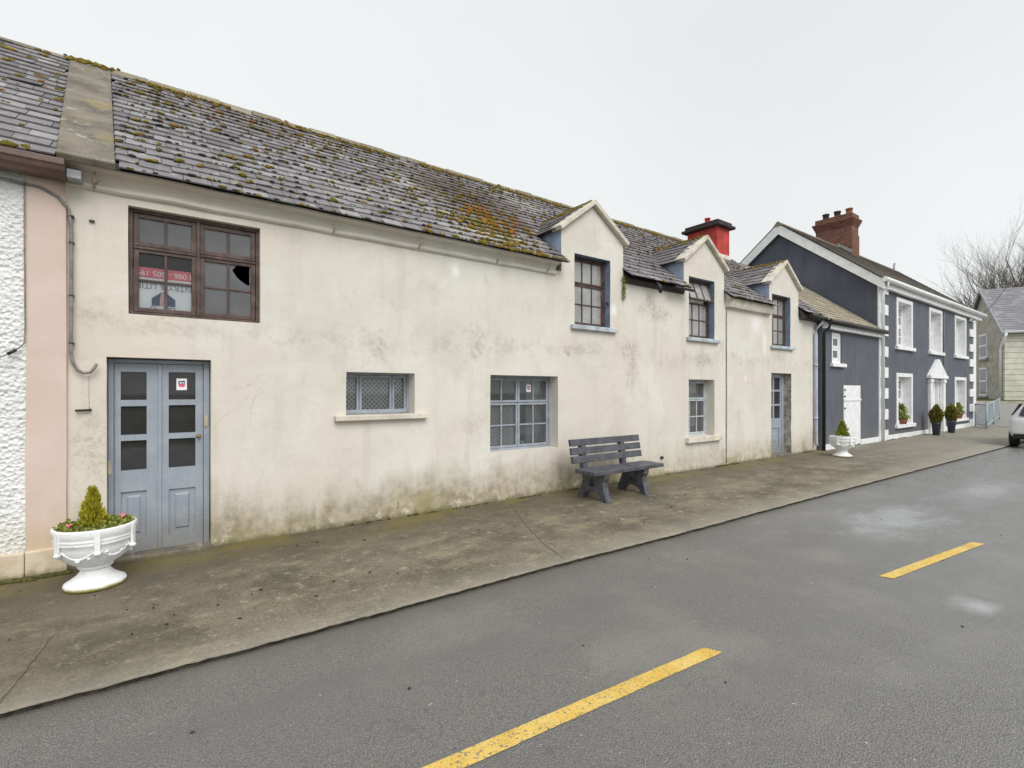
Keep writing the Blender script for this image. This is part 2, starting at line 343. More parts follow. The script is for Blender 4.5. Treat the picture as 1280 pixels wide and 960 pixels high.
    M['pavement'] = s.fin(c, s.math('SUBTRACT', .8, wetp), s.bump(s.add(s.add(n2, s.mul(n3, .7)), s.mul(v, .5)), .55, .012), .4)
    s = NT('road_paint'); n = s.noise(55, 4, .7); n2 = s.noise(5, 4, .6, off=2)
    c = s.mix(s.step(n2, .3, .7), (.66, .43, .075), (.72, .53, .17))
    c = s.mix(s.mul(s.step(s.noise(9, 5, .75, off=4), .50, .70), .45), c, (.36, .25, .08))
    c = s.mix(s.step(s.add(n, s.mul(s.noise(3, 4, .6, off=7), .25)), .70, .76), c, (.20, .185, .16))
    M['road_paint'] = s.fin(c, .7, s.bump(s.voro(95), .6, .006), .4)
    s = NT('turf'); n = s.noise(3, 5, .6)
    M['turf'] = s.fin(s.mix(n, (.05, .065, .02), (.10, .115, .04)), .95, s.bump(s.noise(30, 3), .6, .03), .1)
    s = NT('paved_far'); n = s.noise(1.2, 5, .6)
    M['paved_far'] = s.fin(s.mix(n, (.21, .205, .19), (.30, .29, .27)), .7, s.bump(s.noise(30, 3), .3, .01), .4)
setup_materials()

# ------------------------------------------------------------------ geometry helpers
class MB:
    def __init__(s): s.v = []; s.f = []; s.mi = []; s.cur = 0; s.smooth = set()
    def vert(s, p): s.v.append(tuple(p)); return len(s.v)-1
    def face(s, ids): s.f.append(tuple(ids)); s.mi.append(s.cur)
    def poly(s, pts): s.face([s.vert(p) for p in pts])
    def hexa(s, p):            # 8 points: bottom loop 0-3, top loop 4-7
        i = [s.vert(q) for q in p]
        for a in ((3, 2, 1, 0), (4, 5, 6, 7), (0, 1, 5, 4), (1, 2, 6, 5), (2, 3, 7, 6), (3, 0, 4, 7)): s.face([i[k] for k in a])
    def box(s, x0, x1, y0, y1, z0, z1):
        s.hexa([(x0, y0, z0), (x1, y0, z0), (x1, y1, z0), (x0, y1, z0), (x0, y0, z1), (x1, y0, z1), (x1, y1, z1), (x0, y1, z1)])
    def prism(s, pts, d):      # closed polygon extruded by vector d
        n = len(pts); a = [s.vert(p) for p in pts]; b = [s.vert(Vector(p)+Vector(d)) for p in pts]
        s.face(a[::-1]); s.face(b)
        for i in range(n): j = (i+1) % n; s.face((a[i], a[j], b[j], b[i]))
    def tube(s, pts, r, n=8, cap=True):
        pts = [Vector(p) for p in pts]; rs = r if isinstance(r, (list, tuple)) else [r]*len(pts)
        rings = []; up = Vector((0, 0, 1))
        for i, p in enumerate(pts):
            t = (pts[min(i+1, len(pts)-1)]-pts[max(i-1, 0)]).normalized()
            ref = up if abs(t.z) < .95 else Vector((1, 0, 0))
            a = t.cross(ref).normalized(); b = t.cross(a)
            rings.append([s.vert(p+a*math.cos(2*math.pi*k/n)*rs[i]+b*math.sin(2*math.pi*k/n)*rs[i]) for k in range(n)])
        for i in range(len(rings)-1):
            for k in range(n):
                j = (k+1) % n; s.smooth.add(len(s.f)); s.face((rings[i][k], rings[i][j], rings[i+1][j], rings[i+1][k]))
        if cap: s.face(rings[0][::-1]); s.face(rings[-1])
    def lathe(s, prof, c, n=32, wob=None):
        rings = []
        for r, z in prof:
            rings.append([s.vert((c[0]+math.cos(2*math.pi*k/n)*r, c[1]+math.sin(2*math.pi*k/n)*r, c[2]+z)) for k in range(n)])
        for i in range(len(rings)-1):
            for k in range(n):
                j = (k+1) % n; s.smooth.add(len(s.f)); s.face((rings[i][k], rings[i][j], rings[i+1][j], rings[i+1][k]))
        if prof[0][0] > 1e-4: s.face(rings[0][::-1])
        if prof[-1][0] > 1e-4: s.face(rings[-1])
    def blob(s, c, rx, ry, rz, axes=None):
        t = (1+5**.5)/2
        vs = [(-1, t, 0), (1, t, 0), (-1, -t, 0), (1, -t, 0), (0, -1, t), (0, 1, t), (0, -1, -t), (0, 1, -t), (t, 0, -1), (t, 0, 1), (-t, 0, -1), (-t, 0, 1)]
        fs = [(0, 11, 5), (0, 5, 1), (0, 1, 7), (0, 7, 10), (0, 10, 11), (1, 5, 9), (5, 11, 4), (11, 10, 2), (10, 7, 6), (7, 1, 8), (3, 9, 4), (3, 4, 2), (3, 2, 6), (3, 6, 8), (3, 8, 9), (4, 9, 5), (2, 4, 11), (6, 2, 10), (8, 6, 7), (9, 8, 1)]
        k0 = len(s.v); A = axes or (Vector((1, 0, 0)), Vector((0, 1, 0)), Vector((0, 0, 1)))
        for q in vs:
            q = Vector(q).normalized(); j = random.uniform(.75, 1.2)
            s.vert(Vector(c)+A[0]*q.x*rx*j+A[1]*q.y*ry*j+A[2]*q.z*rz*j)
        for f in fs: s.smooth.add(len(s.f)); s.face([k0+i for i in f])
    def build(s, name, mats, parent=None, bevel=None, smooth=False, sub=0):
        me = bpy.data.meshes.new(name); off = Vector(parent_loc(parent))
        me.from_pydata([tuple(Vector(p)-off) for p in s.v], [], s.f); 
        for m in (mats if isinstance(mats, (list, tuple)) else [mats]): me.materials.append(M[m])
        for i, p in enumerate(me.polygons):
            p.material_index = s.mi[i]; p.use_smooth = smooth or (i in s.smooth)
        me.update()
        o = bpy.data.objects.new(name, me); COL.objects.link(o)
        if parent: o.parent = parent
        if bevel:
            b = o.modifiers.new('bevel', 'BEVEL'); b.width = bevel; b.segments = 2; b.limit_method = 'ANGLE'; b.angle_limit = rad(40)
        if sub:
            b = o.modifiers.new('sub', 'SUBSURF'); b.levels = b.render_levels = sub
        return o
def parent_loc(p):
    v = Vector((0, 0, 0))
    while p: v += p.location; p = p.parent
    return v
def thing(name, label, cat, loc=(0, 0, 0), group=None):
    o = bpy.data.objects.new(name, None); o.empty_display_size = .2; COL.objects.link(o); o.location = loc
    return tag(o, label, cat, group)
def tag(o, label=None, cat=None, group=None, kind=None):
    if label: o['label'] = label
    if cat: o['category'] = cat
    if group: o['group'] = group
    if kind: o['kind'] = kind
    return o
def copy_tree(o, parent=None):
    c = o.copy(); COL.objects.link(c)
    if parent: c.parent = parent
    for ch in list(o.children): copy_tree(ch, c)
    return c
def fixnormals(o):
    bm = bmesh.new(); bm.from_mesh(o.data); bmesh.ops.recalc_face_normals(bm, faces=bm.faces); bm.to_mesh(o.data); bm.free(); return o
def nz(x, y, z, s=1.0): return noise.noise(Vector((x*s, y*s, z*s)))

def grid_fill(vals, lo, hi, step):
    v = sorted(set(round(a, 4) for a in vals if lo-1e-6 <= a <= hi+1e-6) | {lo, hi}); out = []
    for a, b in zip(v, v[1:]):
        n = max(1, int(round((b-a)/step))); out += [a+(b-a)*i/n for i in range(n)]
    return out+[v[-1]]
def wall(mb, xs, zs, inside, y, t, matfn=None, jit=.006, flip=False, axis='x'):
    """front sheet at y made of cells, with reveals t deep round every opening"""
    cache = {}
    def P(x, z, back):
        k = (round(x, 4), round(z, 4), back)
        if k not in cache:
            j = jit*nz(x, 3.1, z, 1.7)+jit*.7*nz(x, 7.7, z, 6)
            jx = jit*.9*nz(x, 1.2, z, 5.3); 
            p = (x+jx, y+(t if back else 0)+j, z) if axis == 'x' else (y+(t if back else 0)+j, x+jx, z)
            cache[k] = mb.vert(p)
        return cache[k]
    nx, nzc = len(xs)-1, len(zs)-1
    ins = [[inside((xs[i]+xs[i+1])/2, (zs[j]+zs[j+1])/2) for j in range(nzc)] for i in range(nx)]
    for i in range(nx):
        for j in range(nzc):
            if not ins[i][j]: continue
            x0, x1, z0, z1 = xs[i], xs[i+1], zs[j], zs[j+1]
            mb.cur = 0; mb.face((P(x0, z0, 0), P(x1, z0, 0), P(x1, z1, 0), P(x0, z1, 0)))
            for di, dj, a, b in ((-1, 0, (x0, z0), (x0, z1)), (1, 0, (x1, z1), (x1, z0)), (0, -1, (x1, z0), (x0, z0)), (0, 1, (x0, z1), (x1, z1))):
                ii, jj = i+di, j+dj
                if 0 <= ii < nx and 0 <= jj < nzc and ins[ii][jj]: continue
                mb.cur = matfn((xs[ii]+xs[ii+1])/2, (zs[jj]+zs[jj+1])/2, di, dj) if (matfn and 0 <= ii < nx and 0 <= jj < nzc) else 0
                mb.face((P(*a, 0), P(*b, 0), P(*b, 1), P(*a, 1)))
    mb.cur = 0

def slates(mb, O, U, V, N, w, l, allowed, gauge=.2, sw=.27, jit=1.0):
    O, U, V, N = Vector(O), Vector(U).normalized(), Vector(V).normalized(), Vector(N).normalized()
    rows = int(math.ceil(l/gauge))
    for r in range(rows):
        v0 = r*gauge; v1 = min(v0+gauge*1.8, l)
        u = -(sw*.5 if r % 2 else 0)-random.uniform(0, .03)
        iv = allowed(v0)
        while u < w:
            a, b = u, u+sw*random.uniform(.92, 1.08); u = b
            for lo, hi in iv:
                x0, x1 = max(a, lo), min(b, hi)-.006
                if x1-x0 < .03: continue
                dz = random.gauss(0, .003)*jit; dv = random.gauss(0, .006)*jit; sl = random.gauss(0, .006)*jit
                if random.random() < .02*jit: dv -= random.uniform(.02, .06)
                h0 = .031+abs(dz); h1 = .003
                th = .015
                A = O+U*x0+V*(v0+dv)+N*h0; B = O+U*x1+V*(v0+dv+sl)+N*(h0+dz)
                C = O+U*x1+V*(v1+dv)+N*h1; D = O+U*x0+V*(v1+dv)+N*h1
                i = [mb.vert(p) for p in (A, B, C, D, A-N*th, B-N*th)]
                mb.face((i[0], i[1], i[2], i[3])); mb.face((i[4], i[5], i[1], i[0])); mb.face((i[4], i[0], i[3])); mb.face((i[1], i[5], i[2]))

def window(parent, x0, x1, z0, z1, y, mframe, sashes, name='window', fw=.05, sw=.035, bw=.02, depth=.07, mglass='clear_glass', panehole=None, clean=None):
    """sashes: (fx0, fx1, fz0, fz1, cols, rows, tilt) as fractions of the opening inside the outer frame"""
    mb = MB(); g = MB()
    mb.box(x0, x0+fw, y, y+depth, z0, z1); mb.box(x1-fw, x1, y, y+depth, z0, z1)
    mb.box(x0+fw, x1-fw, y+.002, y+depth-.002, z1-fw, z1); mb.box(x0+fw, x1-fw, y+.002, y+depth-.002, z0, z0+fw)
    X0, X1, Z0, Z1 = x0+fw, x1-fw, z0+fw, z1-fw
    for q, (a, b, c, d, cols, rows, tilt) in enumerate(sashes):
        p0, p1 = X0+(X1-X0)*a, X0+(X1-X0)*b; q0, q1 = Z0+(Z1-Z0)*c, Z0+(Z1-Z0)*d
        e = .004; p0 += e; p1 -= e; q0 += e; q1 -= e
        k = len(mb.v); kg = len(g.v)
        yb = y+.012
        mb.box(p0, p0+sw, yb, yb+.045, q0, q1); mb.box(p1-sw, p1, yb, yb+.045, q0, q1)
        mb.box(p0+sw, p1-sw, yb+.002, yb+.043, q1-sw, q1); mb.box(p0+sw, p1-sw, yb+.002, yb+.043, q0, q0+sw)
        a0, a1, c0, c1 = p0+sw, p1-sw, q0+sw, q1-sw
        for i in range(1, cols):
            xc = a0+(a1-a0)*i/cols; mb.box(xc-bw/2, xc+bw/2, yb+.006, yb+.038, c0, c1)
        for i in range(1, rows):
            zc = c0+(c1-c0)*i/rows; mb.box(a0, a1, yb+.009, yb+.035, zc-bw/2, zc+bw/2)
        yg = yb+.022; g.cur = 1 if q == clean else 0
        for i in range(cols):
            for j in range(rows):
                u0, u1 = a0+(a1-a0)*i/cols, a0+(a1-a0)*(i+1)/cols; w0, w1 = c0+(c1-c0)*j/rows, c0+(c1-c0)*(j+1)/rows
                if panehole and panehole[:3] == (q, i, j):
                    L = lambda fx, fz: (u0+(u1-u0)*fx, yg, w0+(w1-w0)*fz)
                    g.poly([L(0, 0), L(1, 0), L(1, .28), L(.86, .24), L(.62, .36), L(.38, .52), L(.17, .79), L(.36, 1), L(0, 1)])
                    g.poly([L(.94, .30), L(1, .30), L(1, 1), L(.94, 1)])
                else: g.poly([(u0, yg, w0), (u1, yg, w0), (u1, yg, w1), (u0, yg, w1)])
        if tilt:                                        # top-hung sash swung outwards about its top edge
            R = Matrix.Rotation(-rad(tilt), 4, 'X'); piv = Vector((0, yb+.02, q1))
            for L, s in ((mb, k), (g, kg)):
                for i in range(s, len(L.v)): L.v[i] = tuple(R @ (Vector(L.v[i])-piv)+piv)
    o = mb.build(name, mframe, parent, bevel=.004)
    g.build('pane', [mglass, 'clean_glass'] if clean is not None else mglass, o)
    return o

# ------------------------------------------------------------------ ground
KERB = [(-14, 3.98), (-5, 3.89), (-.65, 3.83), (1.03, 3.80), (3.4, 3.79), (5.3, 3.72), (8.44, 3.68), (13, 3.59), (22, 3.43), (33, 3.25)]
def kerb_y(x):
    for (a, b), (c, d) in zip(KERB, KERB[1:]):
        if x <= c: return b+(d-b)*max(0, (x-a))/(c-a)
    return KERB[-1][1]
ZR = -.10
def rise(x): t = max(0, x-33)/16; return 1.0*t if t < 1 else 1.0+.02*(t-1)*16
mb = MB(); mb.poly([(-400, -400, -.6), (900, -400, -.6), (900, 900, -.6), (-400, 900, -.6)])
tag(mb.build('ground', 'turf'), kind='structure')
mb = MB(); xs = [-14+i*1.0 for i in range(48)]; ys = [-7, -4, -1, 0, .7, 1.4, 2.1, 2.8, 3.4]
for a, b in zip(xs, xs[1:]):
    for c, d in list(zip(ys, ys[1:])): mb.poly([(a, c, ZR), (b, c, ZR), (b, d, ZR), (a, d, ZR)])
    mb.poly([(a, 3.4, ZR), (b, 3.4, ZR), (b, kerb_y(b)+.06, ZR), (a, kerb_y(a)+.06, ZR)]) if kerb_y(b) > 3.36 else mb.poly([(a, 3.4, ZR-.002), (b, 3.4, ZR-.002), (b, 3.2, ZR-.002), (a, 3.2, ZR-.002)])
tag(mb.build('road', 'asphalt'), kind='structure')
# footpath: sloping slab with a low ragged kerb face
mb = MB(); xs = []; x = -14.0
while x < 33: xs.append(x); x += .06 if -1.2 < x < 12 else .25
xs.append(33.0)
fr = [0, .012, .03, .1, .3, .55, .8, 1.02]
rows = []
for x in xs:
    ky = kerb_y(x)+.014*nz(x, 0, 0, 3)+.010*nz(x, 4, 0, 11)+.006*nz(x, 8, 0, 25); row = []
    row.append((x, ky+.035, ZR-.03)); row.append((x, ky+.028+.004*nz(x, 2, 0, 30), ZR+.022))
    for i, t in enumerate(fr):
        yy = ky+(6.5-ky)*t; zz = -.052+.058*min(1, t*1.06)-(.010+.006*nz(x, 1, 0, 14) if i == 0 else 0)+.006*nz(x, yy, 0, 1.3)*(1 if 0 < t < .9 else 0)
        row.append((x, yy, zz))
    rows.append([mb.vert(p) for p in row])
for a, b in zip(rows, rows[1:]):
    for i in range(len(a)-1):
        if i > 1: mb.smooth.add(len(mb.f))
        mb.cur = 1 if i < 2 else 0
        mb.face((a[i], b[i], b[i+1], a[i+1]))
paint('kerb_face', (.06, .052, .042), .8, .35, 14, dirt=(.10, .09, .05))  # damp kerb face; the kerb's shadow line is painted into this dark colour
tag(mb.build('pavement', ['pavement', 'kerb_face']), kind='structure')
def pave_z(x, y):
    ky = kerb_y(x); t = (y-ky)/(6.5-ky); return -.052+.058*min(1, t*1.06)
# joints between the slabs
mb = MB()
for pts in ([(-.55, 4.75), (-.60, 4.4), (-.68, 3.9)], [(3.5, 3.82), (3.62, 4.3), (3.9, 5.0), (4.35, 5.9)], [(9.6, 3.7), (9.9, 4.6), (10.4, 5.5), (10.6, 6.2)], [(15.6, 3.6), (16.2, 4.8), (16.6, 6.1)], [(21.0, 3.5), (21.6, 4.9), (22.2, 6.1)], [(12.4, 5.2), (14.5, 4.9), (17.2, 4.8), (20.5, 4.6)]):
    for a, b in zip(pts, pts[1:]):
        n = 6
        for i in range(n):
            p = [(a[0]+(b[0]-a[0])*k/n+.012*nz(k+i*.01, a[0], i, 2), a[1]+(b[1]-a[1])*k/n) for k in (i, i+1)]
            mb.poly([(p[0][0]-.005, p[0][1], pave_z(*p[0])+.0078), (p[1][0]-.005, p[1][1], pave_z(*p[1])+.0078), (p[1][0]+.005, p[1][1], pave_z(*p[1])+.0078), (p[0][0]+.005, p[0][1], pave_z(*p[0])+.0078)])
paint('joint', (.215, .185, .12), .9, .35, 12, dirt=(.12, .10, .05))
tag(mb.build('pavement_joints', 'joint'), kind='structure')
# yellow dashes
def dash(pts, w):
    mb = MB(); n = 24; (x0, y0), (x1, y1) = pts; L = []
    for i in range(n+1):
        t = i/n; x = x0+(x1-x0)*t; y = y0+(y1-y0)*t
        e = .045*(1-(abs(t-.5)*2)**30*0)
        L.append((mb.vert((x+.05, y-w/2+.006*nz(x, 1, 0, 14), ZR+.004)), mb.vert((x, y+w/2+.006*nz(x, 5, 0, 14), ZR+.004))))
    for a, b in zip(L, L[1:]): mb.face((a[0], b[0], b[1], a[1]))
    return tag(mb.build('road_marking', 'road_paint'), kind='structure')
dash([(.75, 2.13), (3.14, 1.95)], .11); dash([(5.72, 1.725), (7.9, 1.47)], .11); dash([(-4.2, 2.45), (-2.0, 2.33)], .11); dash([(10.3, 1.28), (12.5, 1.08)], .11)
# far end: rising side road, path and grass bank in front of the far house
mb = MB()
for i in range(40):
    a, b = 33+i*1.5, 33+(i+1)*1.5
    for c, d in ((-8, 3.2), (3.2, 6.5), (6.5, 12), (12, 30)):
        mb.poly([(a, c, rise(a)+(-.1 if c < 3 else 0)), (b, c, rise(b)+(-.1 if c < 3 else 0)), (b, d, rise(b)), (a, d, rise(a))])
tag(mb.build('side_road', 'paved_far'), kind='structure')

# ------------------------------------------------------------------ cream house
YW = 6.30; EY = 6.08; EZ = 3.83; SL = .783; RY = 9.30; RZ = EZ+(RY-EY)*SL
zm = lambda y: EZ+(y-EY)*SL
house = thing('cream_house', 'long cream rendered house with mossy slate roof, three dormers and a red chimney', 'house', (7, 6.3, 0))
DORM = [(5.66, 7.22, 6.40, 5.06), (9.12, 10.66, 9.88, 5.08), (12.74, 14.33, 13.52, 5.10)]   # x left, x right, apex x, apex z
DZ = 4.46
DWIN = [(5.97, 6.87, 2.85, 4.10), (9.30, 10.27, 2.85, 4.16), (12.88, 13.87, 2.87, 4.20)]
OPEN = [(-.16, 1.04, 2.48, 3.57), (-.33, .555, -.1, 2.04), (2.02, 2.96, 1.39, 1.945), (4.21, 5.585, .75, 1.95), (9.30, 10.27, .71, 1.955), (12.84, 13.92, -.1, 2.17)]+DWIN
xs = grid_fill([a for o in OPEN for a in o[:2]]+[d for D in DORM for d in D[:2]], -.62, 15.45, .3)
zs = grid_fill([a for o in OPEN for a in o[2:]]+[3.74, 3.95, DZ], -.1, DZ, .3)
def inside(x, z):
    for a, b, c, d in OPEN:
        if a < x < b and c < z < d: return False
    if z > 3.74: return any(D[0] < x < D[1] for D in DORM)
    return True
def revmat(x, z, di, dj): return 1 if (z > 2.8 and any(a < x < b for a, b, _, _ in DWIN)) else 3 if (di and z > 3.95) else (2 if di and 12.8 < x < 14 and z < 2.2 else 0)
mb = MB(); wall(mb, xs, zs, inside, YW, .34, revmat)
for xl, xr, xm, za in DORM:                       # gable tops of the wall dormers
    mb.prism([(xl+.0, YW, DZ), (xr, YW, DZ), (xm, YW, za-.06)], (0, .3, 0))
mb.poly([(-.62, 6.34, -.1), (-.62, 12.3, -.1), (-.62, 12.3, 3.8), (-.62, RY, RZ-.005), (-.62, 6.2, 3.915), (-.62, 6.2, 3.8)])
mb.poly([(15.45, 6.31, -.1), (15.45, 12.3, -.1), (15.45, 12.3, 3.8), (15.45, RY, RZ-.005), (15.45, 6.31, 4.0)])
mb.poly([(-.62, 12.3, -.1), (15.45, 12.3, -.1), (15.45, 12.3, 3.8), (-.62, 12.3, 3.8)])
paint('worn_reveal', (.40, .37, .32), .8, .3, 6, dirt=(.13, .11, .10), chips=(.08, .07, .08), chip_at=.58)
mb.build('wall', ['cream', 'reveal_blue', 'worn_reveal', 'cheek_blue'], house)
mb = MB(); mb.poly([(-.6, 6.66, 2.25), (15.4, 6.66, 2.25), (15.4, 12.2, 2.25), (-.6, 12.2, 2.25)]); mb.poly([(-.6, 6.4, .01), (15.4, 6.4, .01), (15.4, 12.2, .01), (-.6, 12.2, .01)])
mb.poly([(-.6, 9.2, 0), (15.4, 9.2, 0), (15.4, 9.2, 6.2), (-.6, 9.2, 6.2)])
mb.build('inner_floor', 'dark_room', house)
# roof covering
mb = MB()
def main_allowed(v):
    y = EY+v*math.cos(math.atan(SL)); z = zm(y); left = -.25-.19*(y-EY)/(RY-EY)
    iv = [(left, 15.47)]
    for xl, xr, xm, za in DORM:
        if y < 6.93: a, b = xl+.02, xr-.02
        else:
            hw = min(.78, (za-z)/.75)-.12
            if hw <= .05: continue
            a, b = xm-hw, xm+hw
        out = []
        for lo, hi in iv:
            if b <= lo or a >= hi: out.append((lo, hi))
            else: out += [(lo, a), (b, hi)]
        iv = out
    return [(lo+1, hi+1) for lo, hi in iv]
Vd = Vector((0, 1, SL)).normalized(); Nd = Vector((0, -SL, 1)).normalized(); LEN = (RY-EY)*math.sqrt(1+SL*SL)
slates(mb, (-1, EY, EZ), (1, 0, 0), Vd, Nd, 16.5, LEN, main_allowed)
roof = mb.build('roof', 'slate', house)
mb = MB()                                         # boarding under the slates and the rear slope
uy = grid_fill([6.33, 6.9], 6.10, RY, .5); ux = grid_fill([d for D in DORM for d in D[:2]], -.64, 15.44, .5)
for a, b in zip(ux, ux[1:]):
    for c, d in zip(uy, uy[1:]):
        if c < 6.9 and any(D[0] < (a+b)/2 < D[1] for D in DORM): continue
        mb.poly([(a, c, zm(c)-.012), (b, c, zm(c)-.012), (b, d, zm(d)-.012), (a, d, zm(d)-.012)])
mb.poly([(-.9, RY, RZ), (15.47, RY, RZ), (15.47, 12.5, zm(6.1)), (-.9, 12.5, zm(6.1))])
mb.build('roof_boarding', 'dark_timber', roof)
# ridge
mb = MB(); x = -.44
while x < 15.3:
    L = .46; jz = random.uniform(-.012, .012); p = [(x, RY-.15, RZ-.085+jz), (x, RY-.03, RZ+.045+jz), (x, RY+.03, RZ+.045+jz), (x, RY+.15, RZ-.085+jz)]
    mb.prism(p, (min(L-.012, 15.45-x), 0, random.uniform(-.01, .01))); x += L
slate_mat('ridge_clay', [(.17, .15, .115), (.21, .185, .14), (.25, .22, .16), (.29, .26, .21)], .7, (.25, .19, .05))
mb.build('ridge_tiles', 'ridge_clay', roof)
# concrete skew band at the party wall
mb = MB(); h = .05
p = [(-.67, EY-.03, EZ-.01), (-.25, EY-.03, EZ-.01), (-.44, RY, RZ), (-.88, RY, RZ)]
mb.hexa([tuple(Vector(q)-Nd*.02) for q in p]+[tuple(Vector(q)+Nd*h) for q in p])
mb.build('skew_band', 'concrete', house, bevel=.012)
# moss
paint('rust_moss', (.27, .10, .018), .95, .45, 16, dirt=(.14, .07, .02), spec=.1)
def moss_on(parent, pts, name='moss', flat=.55, mat='moss'):
    mb = MB()
    for p, N, U, V, r in pts:
        for k in range(random.randint(1, 3)):
            q = Vector(p)+U*random.gauss(0, r*.7)+V*random.gauss(0, r*.5)
            rr = r*random.uniform(.5, 1); mb.blob(q, rr*random.uniform(.7, 1.4), rr, rr*flat, (U, V, N))
    o = mb.build(name, mat, parent); o['kind'] = 'stuff'; return o
pts = []; Ux = Vector((1, 0, 0)); ct = math.cos(math.atan(SL))
def roof_pt(x, v, lift=.036): y = EY+v*ct; return Vector((x, y, zm(y)))+Nd*lift
def indorm(x, y): return any(abs(x-D[2]) < (min(.85, (D[3]-zm(y))/.7+.05)) for D in DORM)
for i in range(2700):
    x = random.uniform(-.3, 15.3); r_ = random.randint(0, 20); v = r_*.2+random.uniform(-.01, .02); y = EY+v*ct
    dens = .5 if x < 3 else .55; 
    if 2.6 < x < 6: dens = .5
    if x > 7: dens = .25
    if v > 3.5: dens = .7
    if random.random() > dens or indorm(x, y) or v > LEN-.1: continue
    pts.append((roof_pt(x, v), Nd, Ux, Vd, random.choice([random.uniform(.014, .03), random.uniform(.02, .05)])))
for i in range(220):                               # rusty cushions left of the first dormer
    x = random.gauss(4.45, .5); v = max(.0, random.gauss(.9, .55)); y = EY+v*ct
    if indorm(x, y): continue
    pts.append((roof_pt(x, round(v/.2)*.2+random.uniform(-.02, .02)), Nd, Ux, Vd, random.uniform(.02, .06)))
for i in range(55):                               # along the eave left of the first dormer
    x = random.uniform(3.9, 5.6); pts.append((roof_pt(x, random.uniform(-.01, .10)), Nd, Ux, Vd, random.uniform(.015, .042)))
for i in range(1500):                               # under the ridge
    x = random.uniform(-.5, 15.3); v = LEN-.19-random.gauss(0, .03) if i % 3 else LEN-abs(random.gauss(0, .25))+.05
    if nz(x, 0, 0, 1.1) < (-.3 if i % 3 else -.1): continue
    pts.append((roof_pt(x, min(v, LEN+.02), .042), Nd, Ux, Vd, random.uniform(.012, .036)))
for i in range(40): pts.append((roof_pt(random.uniform(-.88, -.4), LEN-abs(random.gauss(0, .12)), .06), Nd, Ux, Vd, random.uniform(.02, .05)))
moss_on(roof, pts)
pts = []
for i in range(75):                                # rust-coloured cushions
    x = random.gauss(4.75, .33); v = abs(random.gauss(1.35, .38)); 
    if indorm(x, EY+v*ct): continue
    pts.append((roof_pt(x, round(v/.2)*.2+random.uniform(-.02, .02)), Nd, Ux, Vd, random.uniform(.025, .06)))
moss_on(roof, pts, flat=.35, mat='rust_moss')
sp = MB()                                          # dark rotted specks at the slate edges
for i in range(1500):
    x = random.uniform(-.4, 15.3); v = random.randint(0, 20)*.2+random.uniform(-.012, .01); y = EY+v*ct
    if indorm(x, y) or v > LEN-.15 or x < -.2-.19*v/LEN: continue
    rr = random.uniform(.008, .026); sp.blob(roof_pt(x, v, .04), rr*random.uniform(1, 2.2), rr*.7, rr*.5, (Ux, Vd, Nd))
paint('roof_dirt', (.05, .04, .028), .95, .4, 20, dirt=(.09, .07, .02)); sp = sp.build('roof_debris', 'roof_dirt', roof); sp['kind'] = 'stuff'
# cement cornice below the slates with old gutter spikes
mb = MB()
def cornice(x0, x1, prof):
    n = max(2, int((x1-x0)/.2)); rings = []
    for i in range(n+1):
        x = x0+(x1-x0)*i/n; w = .012*nz(x, 0, 0, 2.4)
        rings.append([mb.vert((x, YW-a-w*.4, z+w)) for a, z in prof])
    m = len(prof)
    for a, b in zip(rings, rings[1:]):
        for k in range(m-1): mb.face((a[k], b[k], b[k+1], a[k+1]))
    mb.face(rings[0]); mb.face(rings[-1][::-1])
PROF = [(-.03, 3.645), (.03, 3.655), (.048, 3.672), (.05, 3.695), (.035, 3.715), (.022, 3.735), (.022, 3.765), (.05, 3.80), (.15, 3.825), (.16, 3.845), (-.03, 4.0)]
cornice(-.62, 5.52, PROF); mb.build('cornice', 'cream', house); mb = MB()
P2 = [(-.03, 3.62), (.10, 3.64), (.12, 3.70), (.14, 3.81), (.14, 3.84), (-.03, 4.0)]
cornice(10.70, 12.70, P2)
mb.build('cornice', 'cement', house)
mb = MB()
cornice(7.26, 9.06, [(-.03, 3.74), (.05, 3.75), (.08, 3.83), (-.03, 4.0)]); mb.build('fascia', 'dark_timber', house); mb = MB(); cornice(14.36, 15.45, [(-.03, 3.66), (.12, 3.68), (.13, 3.82), (-.03, 4.0)])
mb.build('fascia', 'dark_timber', house)
for x in (-.42, 1.85, 3.0, 4.3, 5.3):
    mb = MB(); mb.tube([(x, YW-.03, 3.66), (x, YW-.13, 3.72), (x+.01, YW-.125, 3.79)], .010, 6); mb.tube([(x, YW-.04, 3.70), (x+.05, YW-.10, 3.73)], .007, 5)
    mb.build('gutter_bracket', 'old_render', house)
mb = MB(); mb.tube([(7.95, EY+.02, 3.80), (7.97, EY-.05, 3.72), (7.97, EY-.06, 3.60)], [.035, .045, .03], 8); mb.build('gutter_outlet', 'black_iron', house)
mb = MB(); mb.tube([(8.5, EY+.0, 3.79), (9.15, EY-.0, 3.79)], .03, 8); mb.build('gutter_stub', 'black_iron', house)
